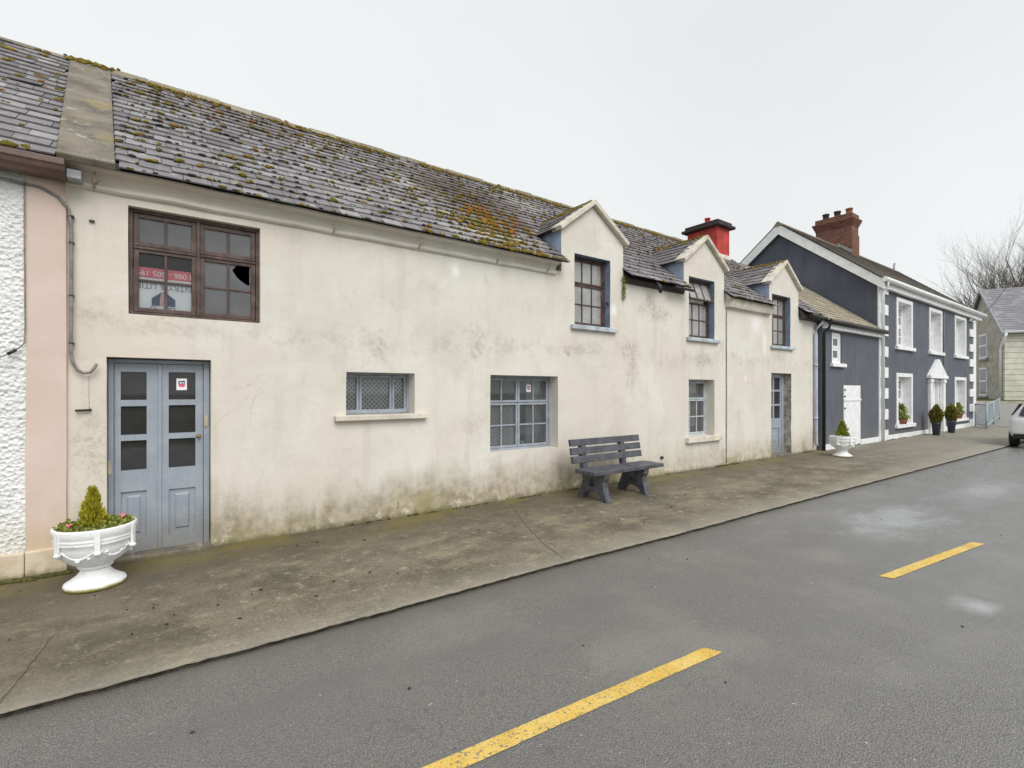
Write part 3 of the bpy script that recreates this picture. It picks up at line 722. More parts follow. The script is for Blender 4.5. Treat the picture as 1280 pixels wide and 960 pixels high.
# dormers
for q, (xl, xr, xm, za) in enumerate(DORM):
    mb = MB(); yf = YW-.09
    for x_e, sgn in ((xl, -1), (xr, 1)):              # sloping cement coping on the gable
        zo = DZ-.03
        a = Vector((x_e+sgn*.05, yf, zo)); b = Vector((xm, yf, za-.045)); d = (b-a).normalized(); nn = Vector((-d.z, 0, d.x)) if sgn < 0 else Vector((d.z, 0, -d.x))
        th = .075
        mb.prism([a-nn*.0, b, b+Vector((0, 0, th*1.25)), a+nn*th], (0, .26, 0))
    dm = fixnormals(mb.build('dormer', 'cement', house, bevel=.008))
    for x_e, sgn in ((xl, 1), (xr, -1)):              # painted cheeks
        c = MB(); c.prism([(x_e, YW+.31, zm(YW+.31)-.05), (x_e, YW+.31, DZ), (x_e, 6.96, DZ+.02)], (sgn*.03, 0, 0))
        fr_ = MB(); c.build('dormer_cheek', 'cheek_blue', dm)
    r = MB()
    yb = YW+.06
    for x_e, sgn in ((xl-.10, 1), (xr+.10, -1)):
        ze = DZ-.02+(.0); zt = za+.03
        V = Vector((xm-x_e, 0, zt-ze)); l = V.length; V.normalize(); N = V.cross(Vector((0, 1, 0)))*1
        if N.z < 0: N = -N
        def al(v, ze=ze, V=V): z = ze+V.z*v; return [(0, max(.15, (z-zm(yb))/SL+.16))]
        slates(r, (x_e, yb, ze), (0, 1, 0), V, N, 2.2, l, al, gauge=.17, sw=.24)
        ue = [(x_e, yb, ze), (xm, yb, zt), (xm, yb+(zt-zm(yb))/SL+.1, zt), (x_e, yb+max(.15, (ze-zm(yb))/SL)+.1, ze)]
        r.poly([tuple(Vector(p)-N*.006) for p in ue])
    dr = r.build('dormer_roof', 'slate', dm)
    pts = []
    for i in range(90 if q == 0 else 70):
        y = random.uniform(YW, 7.6); side = -1; z = za+.05
        t = abs(random.gauss(0, .10 if q else .16)); x_e = xl-.1
        pts.append((Vector((xm-(xm-x_e)*t, y, za+.05-(za-DZ)*t)), Vector((-.6, 0, .8)), Vector((0, 1, 0)), Vector((.8, 0, .6)), random.uniform(.018, .045)))
    moss_on(dm, pts)
    # window and sill
    a, b, c, d = DWIN[q]
    w = window(house, a, b, c, d, YW+.13, 'dormer_wood', [(0, 1, .62, 1, 3, 1, 20 if q == 1 else 0), (0, 1, 0, .62, 3, 2, 0)], fw=.045, sw=.035, bw=.022, mglass='milky_glass')
    s = MB(); s.box(a-.10, b+.13, YW-.07, YW+.16, c-.075, c+.006); s.build('sill', 'pale_blue', w, bevel=.012)
    s = MB(); x = a+.03
    while x < b-.05:
        e = min(x+random.uniform(.05, .09), b-.03); s.poly([(x, YW+.24+random.uniform(0, .02), c), (e, YW+.24+random.uniform(0, .02), c), (e, YW+.25, d), (x, YW+.25, d)]); x = e
    s.build('curtain', 'curtain', w)
for x, z in ((6.885, 3.32),):
    pass
# big upstairs window over the door
L2 = .345
w = window(house, -.16, 1.04, 2.48, 3.57, YW+.07, 'brown_wood', [(0, .49, .665, 1, 2, 1, 0), (0, .49, 0, .65, 2, 2, 0), (.51, 1, .665, 1, 2, 1, 0), (.51, 1, 0, .65, 2, 2, 0)], fw=.035, sw=.045, bw=.025, mglass='dust_sheen_glass', panehole=(3, 1, 1), clean=1)
s = MB(); s.box(-.15, 1.03, YW+.012, YW+.1, 2.462, 2.478); s.build('sill', 'brown_wood', w)
s = MB(); s.box(.425, .455, YW+.066, YW+.10, 2.52, 3.54); s.box(-.12, .42, YW+.068, YW+.10, 3.168, 3.19); s.box(.46, 1.0, YW+.068, YW+.10, 3.168, 3.19); s.build('mullion', 'brown_wood', w)
# ground floor windows
w = window(house, 2.02, 2.96, 1.39, 1.945, YW+.2, 'blue_wood', [(0, .24, 0, 1, 1, 1, 0), (.24, .76, 0, 1, 1, 1, 0), (.76, 1, 0, 1, 1, 1, 0)], fw=.028, sw=.03, bw=.02, mglass='clear_glass')
s = MB(); s.box(2.05, 2.93, YW+.19, YW+.26, 1.40, 1.455); s.build('bottom_rail', 'blue_wood', w, bevel=.004)
s = MB(); s.box(1.87, 3.13, YW-.08, YW+.22, 1.325, 1.393); s.build('sill', 'cement', w, bevel=.01)
def lattice(x0, x1, z0, z1, y, p=.062, t=.0125):
    g = MB(); n = int((x1-x0+z1-z0)/p)+1
    for i in range(n):
        c = i*p
        for sgn in (0, 1):
            a = (x0+max(0, c-(z1-z0)), z0+min(c, z1-z0)); b = (x0+min(c, x1-x0), z0+max(0, c-(x1-x0)))
            if sgn: a = (x0+x1-a[0], a[1]); b = (x0+x1-b[0], b[1])
            if abs(a[0]-b[0]) < 1e-3: continue
            yy = y+(.004 if sgn else 0); k = t*.7
            g.poly([(a[0]-k, yy, a[1]), (a[0]+k, yy, a[1]), (b[0]+k, yy, b[1]), (b[0]-k, yy, b[1])])
    return g
lattice(2.04, 2.94, 1.42, 1.86, YW+.275).build('mesh_grille', 'net_white', w)
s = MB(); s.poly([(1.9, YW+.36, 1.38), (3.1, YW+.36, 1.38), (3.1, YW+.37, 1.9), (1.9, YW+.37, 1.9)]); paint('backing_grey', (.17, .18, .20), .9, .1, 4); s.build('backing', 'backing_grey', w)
w2 = window(house, 4.21, 5.585, .75, 1.95, YW+.2, 'blue_wood', [(0, .5, .645, 1, 2, 1, 0), (0, .5, 0, .645, 2, 2, 0), (.5, 1, .645, 1, 2, 1, 0), (.5, 1, 0, .645, 2, 2, 0)], fw=.035, sw=.036, bw=.026, mglass='clear_glass')
lattice(4.25, 4.90, .80, 1.5, YW+.285).build('mesh_grille', 'net_white', w2)
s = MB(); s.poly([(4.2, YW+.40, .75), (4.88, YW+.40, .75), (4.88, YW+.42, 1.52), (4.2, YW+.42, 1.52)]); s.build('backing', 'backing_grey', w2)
s = MB(); s.poly([(5.22, YW+.42, .75), (5.62, YW+.45, .75), (5.62, YW+.45, 1.9), (5.22, YW+.42, 1.9)]); s.poly([(5.0, YW+.62, .75), (5.12, YW+.62, .75), (5.12, YW+.66, 1.55), (5.0, YW+.66, 1.55)])
paint('net_dull', (.42, .44, .47), .9, .12, 5); s.build('curtain', 'net_dull', w2)
s = MB(); s.box(4.215, 5.58, YW+.1, YW+.75, .70, .748); s.build('sill', 'cement', w2)
w3 = window(house, 9.30, 10.27, .71, 1.955, YW+.2, 'pale_blue', [(0, 1, .66, 1, 1, 1, 0), (0, 1, 0, .66, 3, 2, 0)], fw=.04, sw=.036, bw=.028, mglass='clear_glass')
s = MB(); s.box(9.18, 10.46, YW-.09, YW+.22, .60, .715); s.build('sill', 'cement', w3, bevel=.012)
s = MB(); x = 9.3
while x < 10.25: s.poly([(x, YW+.40, .9), (x+.07, YW+.43, .9), (x+.07, YW+.43, 1.95), (x, YW+.40, 1.95)]); s.poly([(x+.07, YW+.43, .9), (x+.12, YW+.40, .9), (x+.12, YW+.40, 1.95), (x+.07, YW+.43, 1.95)]); x += .12
s.build('curtain', 'curtain', w3)
# doors
def leaf(x0, x1, z0, z1, y, panes, panel, mat, nm='door_leaf', mg='door_glass', chips=None):
    """framed leaf: stiles, rails, glazed openings and one fielded panel"""
    xs = sorted({x0, x1, panel[0], panel[1]}|{v for p in panes for v in p[:2]}); zs = sorted({z0, z1, panel[2], panel[3]}|{v for p in panes for v in p[2:]})
    holes = panes+[panel]
    m = MB(); wall(m, xs, zs, lambda x, z: not any(a < x < b and c < z < d for a, b, c, d in holes), y, .045, jit=0)
    o = m.build(nm, mat, house)
    g = MB()
    for a, b, c, d in panes: g.poly([(a, y+.025, c), (b, y+.025, c), (b, y+.025, d), (a, y+.025, d)])
    g.build('pane', mg, o)
    a, b, c, d = panel; g = MB(); g.box(a, b, y+.022, y+.03, c, d); e = (b-a)*.22
    f = [(a+e, y+.021, c+e*1.2), (b-e, y+.021, c+e*1.2), (b-e, y+.021, d-e), (a+e, y+.021, d-e)]; i_ = .016
    f2 = [(a+e+i_, y+.008, c+e*1.2+i_), (b-e-i_, y+.008, c+e*1.2+i_), (b-e-i_, y+.008, d-e-i_), (a+e+i_, y+.008, d-e-i_)]
    g.hexa(f+f2); g.build('door_panel', mat, o)
    return o
YD = YW+.15
leaf(-.275, .095, .035, 1.985, YD, [(-.225, -.012, 1.61, 1.90), (-.225, -.012, 1.25, 1.545), (-.225, -.012, .885, 1.19)], (-.225, -.012, .17, .665), 'door_blue')
lf = leaf(.107, .49, .035, 1.985, YD+.003, [(.178, .42, 1.61, 1.905), (.178, .42, 1.25, 1.55), (.178, .42, .88, 1.19)], (.178, .42, .155, .65), 'door_blue')
s = MB(); s.lathe([(.022, 0), (.024, .01), (.008, .02), (.008, .03), (.018, .036), (.016, .05), (.0001, .055)], (0, 0, 0), 12)
s.v = [(.448+x, YD-z+.005, 1.205+y) for x, y, z in s.v]; paint('brass', (.30, .22, .10), .4, .3, 20); s.build('door_knob', 'brass', lf)
s = MB(); s.box(.086, .116, YD-.014, YD+.004, .036, 1.984); s.build('cover_strip', 'door_blue', lf, bevel=.004)
s = MB(); s.box(-.325, -.28, YD-.01, YD+.08, -.02, 2.03); s.box(.495, .55, YD-.012, YD+.08, -.02, 2.03); s.box(-.28, .495, YD-.008, YD+.08, 1.99, 2.03); s.build('door_frame', 'door_blue', house, bevel=.006)
s = MB(); s.box(.497, .535, YD-.022, YD-.01, 1.31, 1.43); s.build('patch_plate', 'old_render', house); s = MB(); s.box(-.325, -.297, YD-.02, YD-.008, .86, .99); s.build('patch_plate', 'old_render', house)
s = MB(); s.box(-.34, .57, YW-.04, YW+.3, -.05, .033); s.build('door_step', 'concrete', house, bevel=.01)
YD2 = YW+.2
leaf(12.92, 13.80, .05, 2.05, YD2, [(13.00+.4*i, 13.33+.4*i, z, z+.33) for i in (0, 1) for z in (.98, 1.36, 1.74)], (13.05, 13.67, .2, .72), 'door_blue')
s = MB(); s.box(12.85, 12.915, YD2-.01, YD2+.08, 0, 2.16); s.box(13.805, 13.915, YD2-.012, YD2+.08, 0, 2.16); s.box(12.915, 13.805, YD2-.008, YD2+.08, 2.055, 2.16); s.build('door_frame', 'door_blue', house, bevel=.006)
s = MB(); s.box(12.83, 13.93, YW-.02, YW+.3, -.05, .045); s.build('door_step', 'concrete', house, bevel=.01)
# chimney
ch = MB(); ch.box(14.3, 15.0, 8.68, 9.74, 5.5, 6.87); ch = ch.build('chimney', 'red_paint', house, bevel=.012)
s = MB(); s.box(14.16, 15.14, 8.54, 9.88, 6.86, 6.95); s.box(14.24, 15.06, 8.62, 9.80, 6.95, 7.06); s.build('chimney_cap', 'cap_dark', ch, bevel=.02)
s = MB(); s.lathe([(.10, 0), (.085, .03), (.08, .2), (.095, .21), (.095, .24), (.06, .24)], (14.6, 9.2, 7.05), 16); s.build('chimney_pot', 'red_paint', ch)
s = MB(); s.prism([(14.27, 8.62, 5.80), (15.03, 8.62, 5.80), (15.03, 8.675, 6.02), (14.27, 8.675, 6.02)], (0, .04, 0)); s.build('flashing', 'cement', ch)
# downpipe, cables, fittings
s = MB(); s.tube([(15.42, EY+.02, 3.74), (15.40, EY+.06, 3.64), (15.28, YW-.07, 3.50), (15.25, YW-.07, 3.3), (15.25, YW-.07, .25), (15.25, YW-.10, .16)], .045, 12)
for z in (.9, 2.4): s.tube([(15.25, YW-.07, z), (15.25, YW-.07, z+.07)], .053, 12)
s.build('downpipe', 'pipe_grey', house)
s = MB(); s.tube([(14.5, EY-.03, 3.76), (15.46, EY-.03, 3.75)], .055, 10); s.build('gutter', 'black_iron', house)
s = MB(); s.tube([(10.74+.008*nz(0, 0, z, 2), YW-.012, z) for z in [.05+i*.15 for i in range(25)]], .012, 6); s.build('cable', 'cable_grey', house)
s = MB(); pp = [(-3, YW-.035, 3.62), (-1.05, YW-.035, 3.60), (-.80, YW-.04, 3.58), (-.68, YW-.045, 3.52), (-.605, YW-.05, 3.42), (-.585, YW-.05, 3.25), (-.585, YW-.05, 2.6), (-.59, YW-.05, 2.05), (-.575, YW-.05, 1.97), (-.54, YW-.05, 1.90), (-.50, YW-.05, 1.875), (-.45, YW-.05, 1.88), (-.42, YW-.055, 1.92), (-.40, YW-.06, 1.965)]
s.tube(pp, .014, 8); s.build('conduit', 'cable_grey', house)
for z in (2.15, 2.6, 3.1, 3.35):
    s = MB(); s.box(-.603, -.566, YW-.066, YW-.0, z, z+.012); s.build('cable_clip', 'cable_dark', house)
s = MB(); s.tube([(-.56, YW-.03, 1.515), (-.455, YW-.03, 1.518), (-.45, YW-.005, 1.52)], .012, 6); s.build('iron_hook', 'black_iron', house)
s = MB(); s.tube([(-.46, YW-.004, 1.53), (-.462, YW-.004, 1.70), (-.46, YW-.004, 1.86)], .0012, 4); s.build('thin_wire', 'cable_grey', house)
s = MB(); s.box(-.46, -.42, YW-.02, YW+.01, 3.34, 3.36); s.build('wall_pin', 'black_iron', house)
s = MB(); s.tube([(6.83, YW+.02, 3.30), (6.87, YW+.06, 3.31), (6.865, YW+.1, 3.34)], .012, 6); s.build('window_catch', 'black_iron', house)
# black waste pipe stub low on the wall
s = MB(); s.tube([(8.35, YW+.02, .36), (8.35, YW-.05, .36)], .03, 10); s.build('pipe_stub', 'black_iron', house)

# ------------------------------------------------------------------ neighbour on the left
nb = thing('neighbour_house', 'white roughcast house with pink corner strip and brown gutter at the left edge', 'house', (-4, 6.3, 0))
mb = MB(); xs = grid_fill([], -9, -.9, .5); zs = grid_fill([], .2, 3.8, .5); wall(mb, xs, zs, lambda x, z: True, YW-.02, .3); mb.build('wall', 'pebbledash', nb); mb = MB(); mb.poly([(-9, 12.3, 0), (-.64, 12.3, 0), (-.64, 12.3, 3.8), (-9, 12.3, 3.8)]); mb.build('rear_wall', 'pebbledash', nb)
mb = MB(); wall(mb, grid_fill([], -.9, -.621, .14), grid_fill([], .2, 3.8, .3), lambda x, z: True, YW-.035, .3); mb.build('corner_strip', 'pink', nb)
mb = MB(); mb.box(-9, -.905, YW-.06, YW+.2, -.05, .235); mb.build('plinth', 'plinth', nb, bevel=.012); mb = MB(); mb.box(-.90, -.615, YW-.075, YW+.2, -.05, .24); mb.build('plinth', 'plinth', nb, bevel=.012)
mb = MB(); slates(mb, (-10, EY-.05, EZ-.03), (1, 0, 0), Vd, Nd, 10, LEN+.05, lambda v: [(0, 10-.67-.21*v/LEN)])
nroof = mb.build('roof', 'slate', nb)
mb = MB(); mb.poly([(-10, EY, EZ-.03), (-.66, EY, EZ-.03), (-.86, RY, RZ-.03), (-10, RY, RZ-.03)]); mb.poly([(-10, RY, RZ), (-.86, RY, RZ), (-.86, 12.5, EZ), (-10, 12.5, EZ)]); mb.build('roof_boarding', 'dark_timber', nroof)
mb = MB(); x = -9.9
while x < -1.0: mb.prism([(x, RY-.13, RZ-.09), (x, RY-.03, RZ+.03), (x, RY+.03, RZ+.03), (x, RY+.13, RZ-.09)], (min(.448, -.89-x), 0, 0)); x += .46
mb.build('ridge_tiles', 'ridge_clay', nroof)
pts = []
for i in range(420):
    x = random.uniform(-3.2, -.75); v = random.randint(0, 20)*.2+random.uniform(-.01, .02)
    if random.random() < .6 and x < -.7-.2*v/LEN: pts.append((roof_pt(x, v-.02), Nd, Ux, Vd, random.uniform(.02, .045)))
moss_on(nroof, pts)
mb = MB(); prof = [(.02, 3.80), (-.02, 3.80), (-.02, 3.745), (-.005, 3.735), (.01, 3.70), (.045, 3.672), (.08, 3.66), (.22, 3.66), (.22, 3.80)]
mb.prism([(-10, 6.02+a, z) for a, z in prof], (9.39, 0, 0)); mb.build('gutter', 'gutter_brown', nb, bevel=.004)
mb = MB(); mb.box(-.605, -.50, 6.08, 6.26, 3.665, 3.745); mb.build('gutter_end', 'lead', nb, bevel=.006)
mb = MB(); mb.tube([(-.905, YW-.05, 3.6), (-.905, YW-.05, 3.0), (-.9, YW-.05, 2.3), (-.905, YW-.05, 2.14), (-.93, YW-.06, 2.10), (-.96, YW-.07, 2.07)], .006, 6); mb.tube([(-1.01, YW-.08, 2.03), (-1.3, YW-.08, 1.86)], .005, 6); mb.build('cable', 'cable_grey', nb)
mb = MB(); mb.tube([(-.955, YW-.07, 2.073), (-1.01, YW-.08, 2.03)], .014, 8); mb.build('cable_joint', 'black_iron', nb)

# ------------------------------------------------------------------ small grey annex
YL = 6.2; LZ = 3.66
an = thing('grey_annex', 'low dark grey annex with tan slate roof between cream house and tall grey house', 'house', (17.7, 6.2, 0))
LO = [(16.23, 16.92, 2.52, 3.45), (17.04, 18.34, .02, 1.89)]
mb = MB(); wall(mb, grid_fill([a for o in LO for a in o[:2]], 15.55, 19.94, .4), grid_fill([a for o in LO for a in o[2:]], -.1, 3.6, .4), lambda x, z: not any(a < x < b and c < z < d for a, b, c, d in LO), YL, .25, jit=.003)
mb.build('wall', 'grey_wall', an)
mb = MB(); mb.box(15.62, 17.03, YL-.025, YL+.1, -.06, .16); mb.build('plinth', 'white_paint', an, bevel=.006); mb = MB(); mb.box(18.35, 19.93, YL-.025, YL+.1, -.06, .16); mb.build('plinth', 'white_paint', an, bevel=.006)
w = window(an, 16.235, 16.915, 2.525, 3.445, YL+.03, 'white_pvc', [(0, 1, .5, 1, 1, 1, 0), (0, 1, 0, .5, 1, 1, 0)], fw=.10, sw=.07)
s = MB(); s.box(16.1, 17.08, YL-.09, YL+.12, 2.42, 2.525); s.build('sill', 'white_paint', w, bevel=.01)
s = MB(); s.box(17.05, 18.33, YL-.02, YL+.05, .03, 1.40); s.box(17.05, 18.33, YL-.02, YL+.05, 1.46, 1.88); s.box(17.03, 18.36, YL-.04, YL+.04, 1.40, 1.46); d = s.build('door', 'white_paint', an, bevel=.008)
for zz in (1.72, 1.52, 1.16): s = MB(); s.box(17.055, 17.125, YL-.045, YL-.02, zz, zz+.04); s.build('hinge', 'black_iron', d)
mb = MB(); SLa = .755; Va = Vector((0, 1, SLa)).normalized(); Na = Vector((0, -SLa, 1)).normalized()
slates(mb, (15.48, 6.0, LZ+.03), (1, 0, 0), Va, Na, 4.40, 4.15, lambda v: [(0, 4.40)], jit=.6); rf = mb.build('roof', 'tan_slate', an)
mb = MB(); mb.poly([(15.48, 6.02, LZ+.02), (19.9, 6.02, LZ+.02), (19.9, 9.3, LZ+.02+3.28*SLa), (15.48, 9.3, LZ+.02+3.28*SLa)]); mb.poly([(15.48, 9.31, LZ+3.28*SLa), (19.9, 9.31, LZ+3.28*SLa), (19.9, 12.4, LZ), (15.48, 12.4, LZ)]); mb.build('roof_boarding', 'dark_timber', rf)
mb = MB(); mb.box(15.55, 19.93, 6.06, 6.19, 3.50, 3.68); mb.build('fascia', 'white_paint', an)
mb = MB(); mb.tube([(15.52, 5.98, 3.68), (20.05, 5.98, 3.68)], .07, 10); mb.build('gutter', 'black_iron', an)
mb = MB(); mb.tube([(15.62, 5.99, 3.64), (15.60, 6.03, 3.50), (15.58, YL-.05, 3.38), (15.58, YL-.05, -.02)], .038, 10); mb.build('downpipe', 'black_iron', an)
mb = MB(); mb.poly([(15.56, 12.3, -.1), (19.94, 12.3, -.1), (19.94, 12.3, 3.7), (15.56, 12.3, 3.7)]); mb.build('rear_wall', 'grey_wall', an)

# ------------------------------------------------------------------ tall grey house
YG = 6.2; GX0, GX1 = 19.95, 32.84; GE = 5.42; GR = 8.2; GRY = 9.45
gh = thing('grey_house', 'tall two-storey dark grey house with white quoins, white gable edge and brick chimney', 'house', (26, 6.2, 0))
GW = [(21.64, 23.39, 3.33, 5.08), (25.45, 27.21, 3.33, 5.1), (29.17, 31.06, 3.33, 5.13), (21.64, 23.39, .50, 2.36), (29.17, 31.06, .46, 2.34)]
GD = (25.55, 27.15, -.05, 2.2)
ins_ = .16
GO = [(a+ins_, b-ins_, c+.0, d-.14) for a, b, c, d in GW]+[GD]
mb = MB(); wall(mb, grid_fill([a for o in GO for a in o[:2]], GX0, GX1, .8), grid_fill([a for o in GO for a in o[2:]], -.1, 5.42, .8), lambda x, z: not any(a < x < b and c < z < d for a, b, c, d in GO), YG, .30, lambda x, z, i, j: 1, jit=.003)
mb.poly([(GX0, YG+2*(GRY-YG), -.1), (GX1, YG+2*(GRY-YG), -.1), (GX1, YG+2*(GRY-YG), 5.42), (GX0, YG+2*(GRY-YG), 5.42)])
mb.poly([(GX1, YG+.02, -.1), (GX1, 12.68, -.1), (GX1, 12.68, 5.42), (GX1, GRY, GR-.12), (GX1, YG+.02, 5.42)])
mb.build('wall', ['grey_wall', 'white_paint'], gh)
mb = MB(); mb.poly([(GX0-.008, YG+.003, -.1), (GX0-.008, 12.69, -.1), (GX0-.008, 12.69, 5.42), (GX0-.008, GRY, GR-.12), (GX0-.008, YG+.003, 5.42)]); mb.build('gable_wall', 'gable_wall', gh)
mb = MB(); mb.box(GX0+.3, 25.3, YG-.03, YG+.1, -.08, .16); mb.build('plinth', 'white_paint', gh, bevel=.008); mb = MB(); mb.box(27.4, GX1+.02, YG-.03, YG+.1, -.08, .18); mb.build('plinth', 'white_paint', gh, bevel=.008)
for right in (0, 1):
    mb = MB(); z = .0; k = 0
    if right: mb.box(GX1-.45, GX1+.02, YG-.035, YG+.03, -.05, 5.3)
    else: mb.box(GX0-.012, GX0+.30, YG-.035, YG+.03, -.05, 5.3)
    while z < 5.2:
        if k % 2 == 0: mb.box(GX1-1.15, GX1-.2, YG-.05, YG+.02, z, z+.36) if right else mb.box(GX0+.02, GX0+.78, YG-.05, YG+.02, z, z+.36)
        z += .36; k += 1
    mb.build('quoins', 'white_paint', gh, bevel=.008)
for i, (a, b, c, d) in enumerate(GW):
    a2, b2, c2, d2 = GO[i]
    w = window(gh, a2, b2, c2, d2, YG+.24, 'white_pvc', [(0, 1, .5, 1, 2, 2, 0), (0, 1, 0, .5, 2, 2, 0)], fw=.07, sw=.07, bw=.035, mglass='milky_glass')
    s = MB(); s.box(a, a2-.002, YG-.03, YG+.05, c, d); s.box(b2+.002, b, YG-.03, YG+.05, c, d); s.box(a2-.002, b2+.002, YG-.028, YG+.05, d2+.002, d); s.build('surround', 'white_paint', w, bevel=.006)
    s = MB(); s.box(a-.12, b+.12, YG-.10, YG+.24, c-.13, c-.002); s.build('sill', 'white_paint', w, bevel=.01)
    s = MB(); s.poly([(a, YG+.5, c), (b, YG+.5, c), (b, YG+.5, d), (a, YG+.5, d)]); s.build('curtain', 'curtain', w)
s = MB(); s.box(25.72, 26.98, YG+.16, YG+.21, -.02, 2.1); 
for zz in (.2, 1.15): 
    for xx in (25.85, 26.42): s.box(xx, xx+.42, YG+.145, YG+.165, zz, zz+.75)
d = s.build('door', 'white_paint', gh, bevel=.008)
s = MB(); s.box(25.56, 25.71, YG+.05, YG+.22, -.03, 2.19); s.box(26.99, 27.14, YG+.05, YG+.22, -.03, 2.19); s.box(25.71, 26.99, YG+.05, YG+.22, 2.105, 2.19); s.build('frame', 'white_paint', d)
s = MB()
for xx in (25.32, 27.10): s.box(xx, xx+.28, YG-.10, YG+.04, -.05, 2.22); s.box(xx-.04, xx+.32, YG-.13, YG+.04, 2.05, 2.18)
s.box(25.15, 27.55, YG-.16, YG+.04, 2.222, 2.34); s.prism([(25.2, YG-.14, 2.341), (27.5, YG-.14, 2.341), (26.35, YG-.14, 3.02)], (0, .16, 0)); 
s.build('door_surround', 'white_paint', gh, bevel=.01)
SG = (GR-GE)/(GRY-6.02); Vg = Vector((0, 1, SG)).normalized(); Ng = Vector((0, -SG, 1)).normalized(); LG = (GRY-6.02)*math.sqrt(1+SG*SG); RX1 = 33.6
mb = MB(); slates(mb, (GX0-.2, 6.02, GE+.06), (1, 0, 0), Vg, Ng, RX1-GX0+.2, LG, lambda v: [(0, RX1-GX0+.2)], gauge=.22, sw=.3, jit=.3); gr = mb.build('roof', 'brown_slate', gh)
mb = MB(); mb.poly([(GX0-.19, 6.04, GE+.05), (RX1, 6.04, GE+.05), (RX1, GRY, GR+.05), (GX0-.19, GRY, GR+.05)]); mb.poly([(GX0-.19, GRY, GR+.06), (RX1, GRY, GR+.06), (RX1, 12.9, GE+.05), (GX0-.19, 12.9, GE+.05)]); mb.build('roof_boarding', 'dark_timber', gr)
mb = MB(); x = GX0-.2
while x < RX1-.1: mb.prism([(x, GRY-.17, GR-.07), (x, GRY-.03, GR+.10), (x, GRY+.03, GR+.10), (x, GRY+.17, GR-.07)], (min(.448, RX1-x), 0, 0)); x += .46
mb.build('ridge_tiles', 'ridge_clay', gr)
mb = MB()
for sg in (-1, 1):                                 # white barge boards
    a = Vector((GX0-.17, GRY+sg*(GRY-6.0), GE+.03)); b = Vector((GX0-.17, GRY, GR+.02)); dn = Vector((0, 0, -.40))
    mb.prism([a, b, b+dn, a+dn*.85], (.05, 0, 0)); 
    mb.prism([a+Vector((.05, 0, -.24)), b+Vector((.05, 0, -.24)), b+Vector((.05, 0, -.29)), a+Vector((.05, 0, -.29))], (.12, 0, 0))
mb.build('bargeboard', 'white_paint', gh)
mb = MB(); mb.box(GX0-.12, RX1-.1, 6.06, 6.19, 5.20, 5.44); mb.build('fascia', 'white_paint', gh)
mb = MB(); mb.tube([(GX0-.18, 5.97, GE+.03), (RX1, 5.97, GE+.03)], .085, 10); mb.build('gutter', 'white_pvc', gh)
mb = MB(); mb.tube([(GX0+.12, 5.97, GE), (GX0+.12, 5.99, GE-.18), (GX0+.12, YG-.09, GE-.36), (GX0+.12, YG-.09, .02)], .055, 10); mb.build('downpipe', 'white_pvc', gh)
mb = MB(); mb.tube([(27.45, YG-.02, 5.2), (27.45, YG-.02, 2.4)], .02, 6); mb.build('cable', 'cable_grey', gh)
mb = MB()
cx0, cx1, cy0, cy1 = 25.3, 26.05, 8.87, 10.35
mb.box(cx0-.03, cx1+.03, cy0-.03, cy1+.03, 7.4, 8.75); mb.box(cx0, cx1, cy0, cy1, 8.75, 9.15)
for k in range(4): mb.box(cx0-.03-.03*k, cx1+.03+.03*k, cy0-.03-.03*k, cy1+.03+.03*k, 9.15+.078*k, 9.15+.078*(k+1)-.003)
mb.box(cx0-.02, cx1+.02, cy0-.02, cy1+.02, 9.46, 9.68)
gc = mb.build('chimney', 'brick', gh)
for i in range(3):
    s = MB(); s.lathe([(.15, 0), (.13, .03), (.125, .24), (.15, .26), (.15, .31), (.09, .31)], (25.67, 9.1+.48*i, 9.68), 14); s.build('chimney_pot', 'terracotta' if i == 0 else 'cap_dark', gc)
s = MB(); s.prism([(25.25, 8.85, 7.85), (25.25, 9.42, 8.30), (25.25, 9.42, 8.42), (25.25, 8.85, 8.02)], (.02, 0, 0)); s.build('flashing', 'lead', gc)
mb = MB(); mb.tube([(32.6, GRY, GR), (32.75, GRY, GR+.45)], .05, 8); mb.build('roof_vent', 'lead', gh)

# ------------------------------------------------------------------ far house, turned at the bend
F = Vector((.59157, .80625, 0)); R = Vector((.80625, -.59157, 0))
def fp(r, d, z=0): return F*d+R*r+Vector((0, 0, z))
ga = (R*.45+F*.89).normalized(); rg = (R*.89-F*.45).normalized()
C0 = fp(35.8, 36.0); HG = 1.0
fh = thing('far_house', 'grey stone gabled house with pale banded front standing beyond the end of the terrace', 'house', tuple(C0+Vector((0, 0, HG))))
def Fp(g, r, z): return C0+ga*g+rg*r+Vector((0, 0, z))
EZf, RZf, HW = 6.1, 9.8, 4.0
mb = MB(); mb.poly([Fp(0, 0, HG-.5), Fp(8, 0, HG-.5), Fp(8, 0, EZf), Fp(4, 0, RZf-.1), Fp(0, 0, EZf)]); mb.poly([Fp(8, 0, HG-.5), Fp(8, 12, HG-.5), Fp(8, 12, EZf), Fp(8, 0, EZf)]); mb.build('gable_wall', 'stone_grey', fh)
mb = MB()
z = HG-.5
while z < EZf-.1: mb.hexa([Fp(-.03, -.03, z), Fp(-.03, 12, z), Fp(.3, 12, z), Fp(.3, -.03, z)]+[Fp(-.03, -.03, min(z+.37, EZf)), Fp(-.03, 12, min(z+.37, EZf)), Fp(.3, 12, min(z+.37, EZf)), Fp(.3, -.03, min(z+.37, EZf))]); z += .40
mb.build('front_wall', 'pale_stone', fh)
mb = MB(); mb.poly([Fp(-.01, -.01, HG-.5), Fp(-.01, 12, HG-.5), Fp(-.01, 12, EZf), Fp(-.01, -.01, EZf)]); mb.build('wall_joints', 'joint_dark', fh)
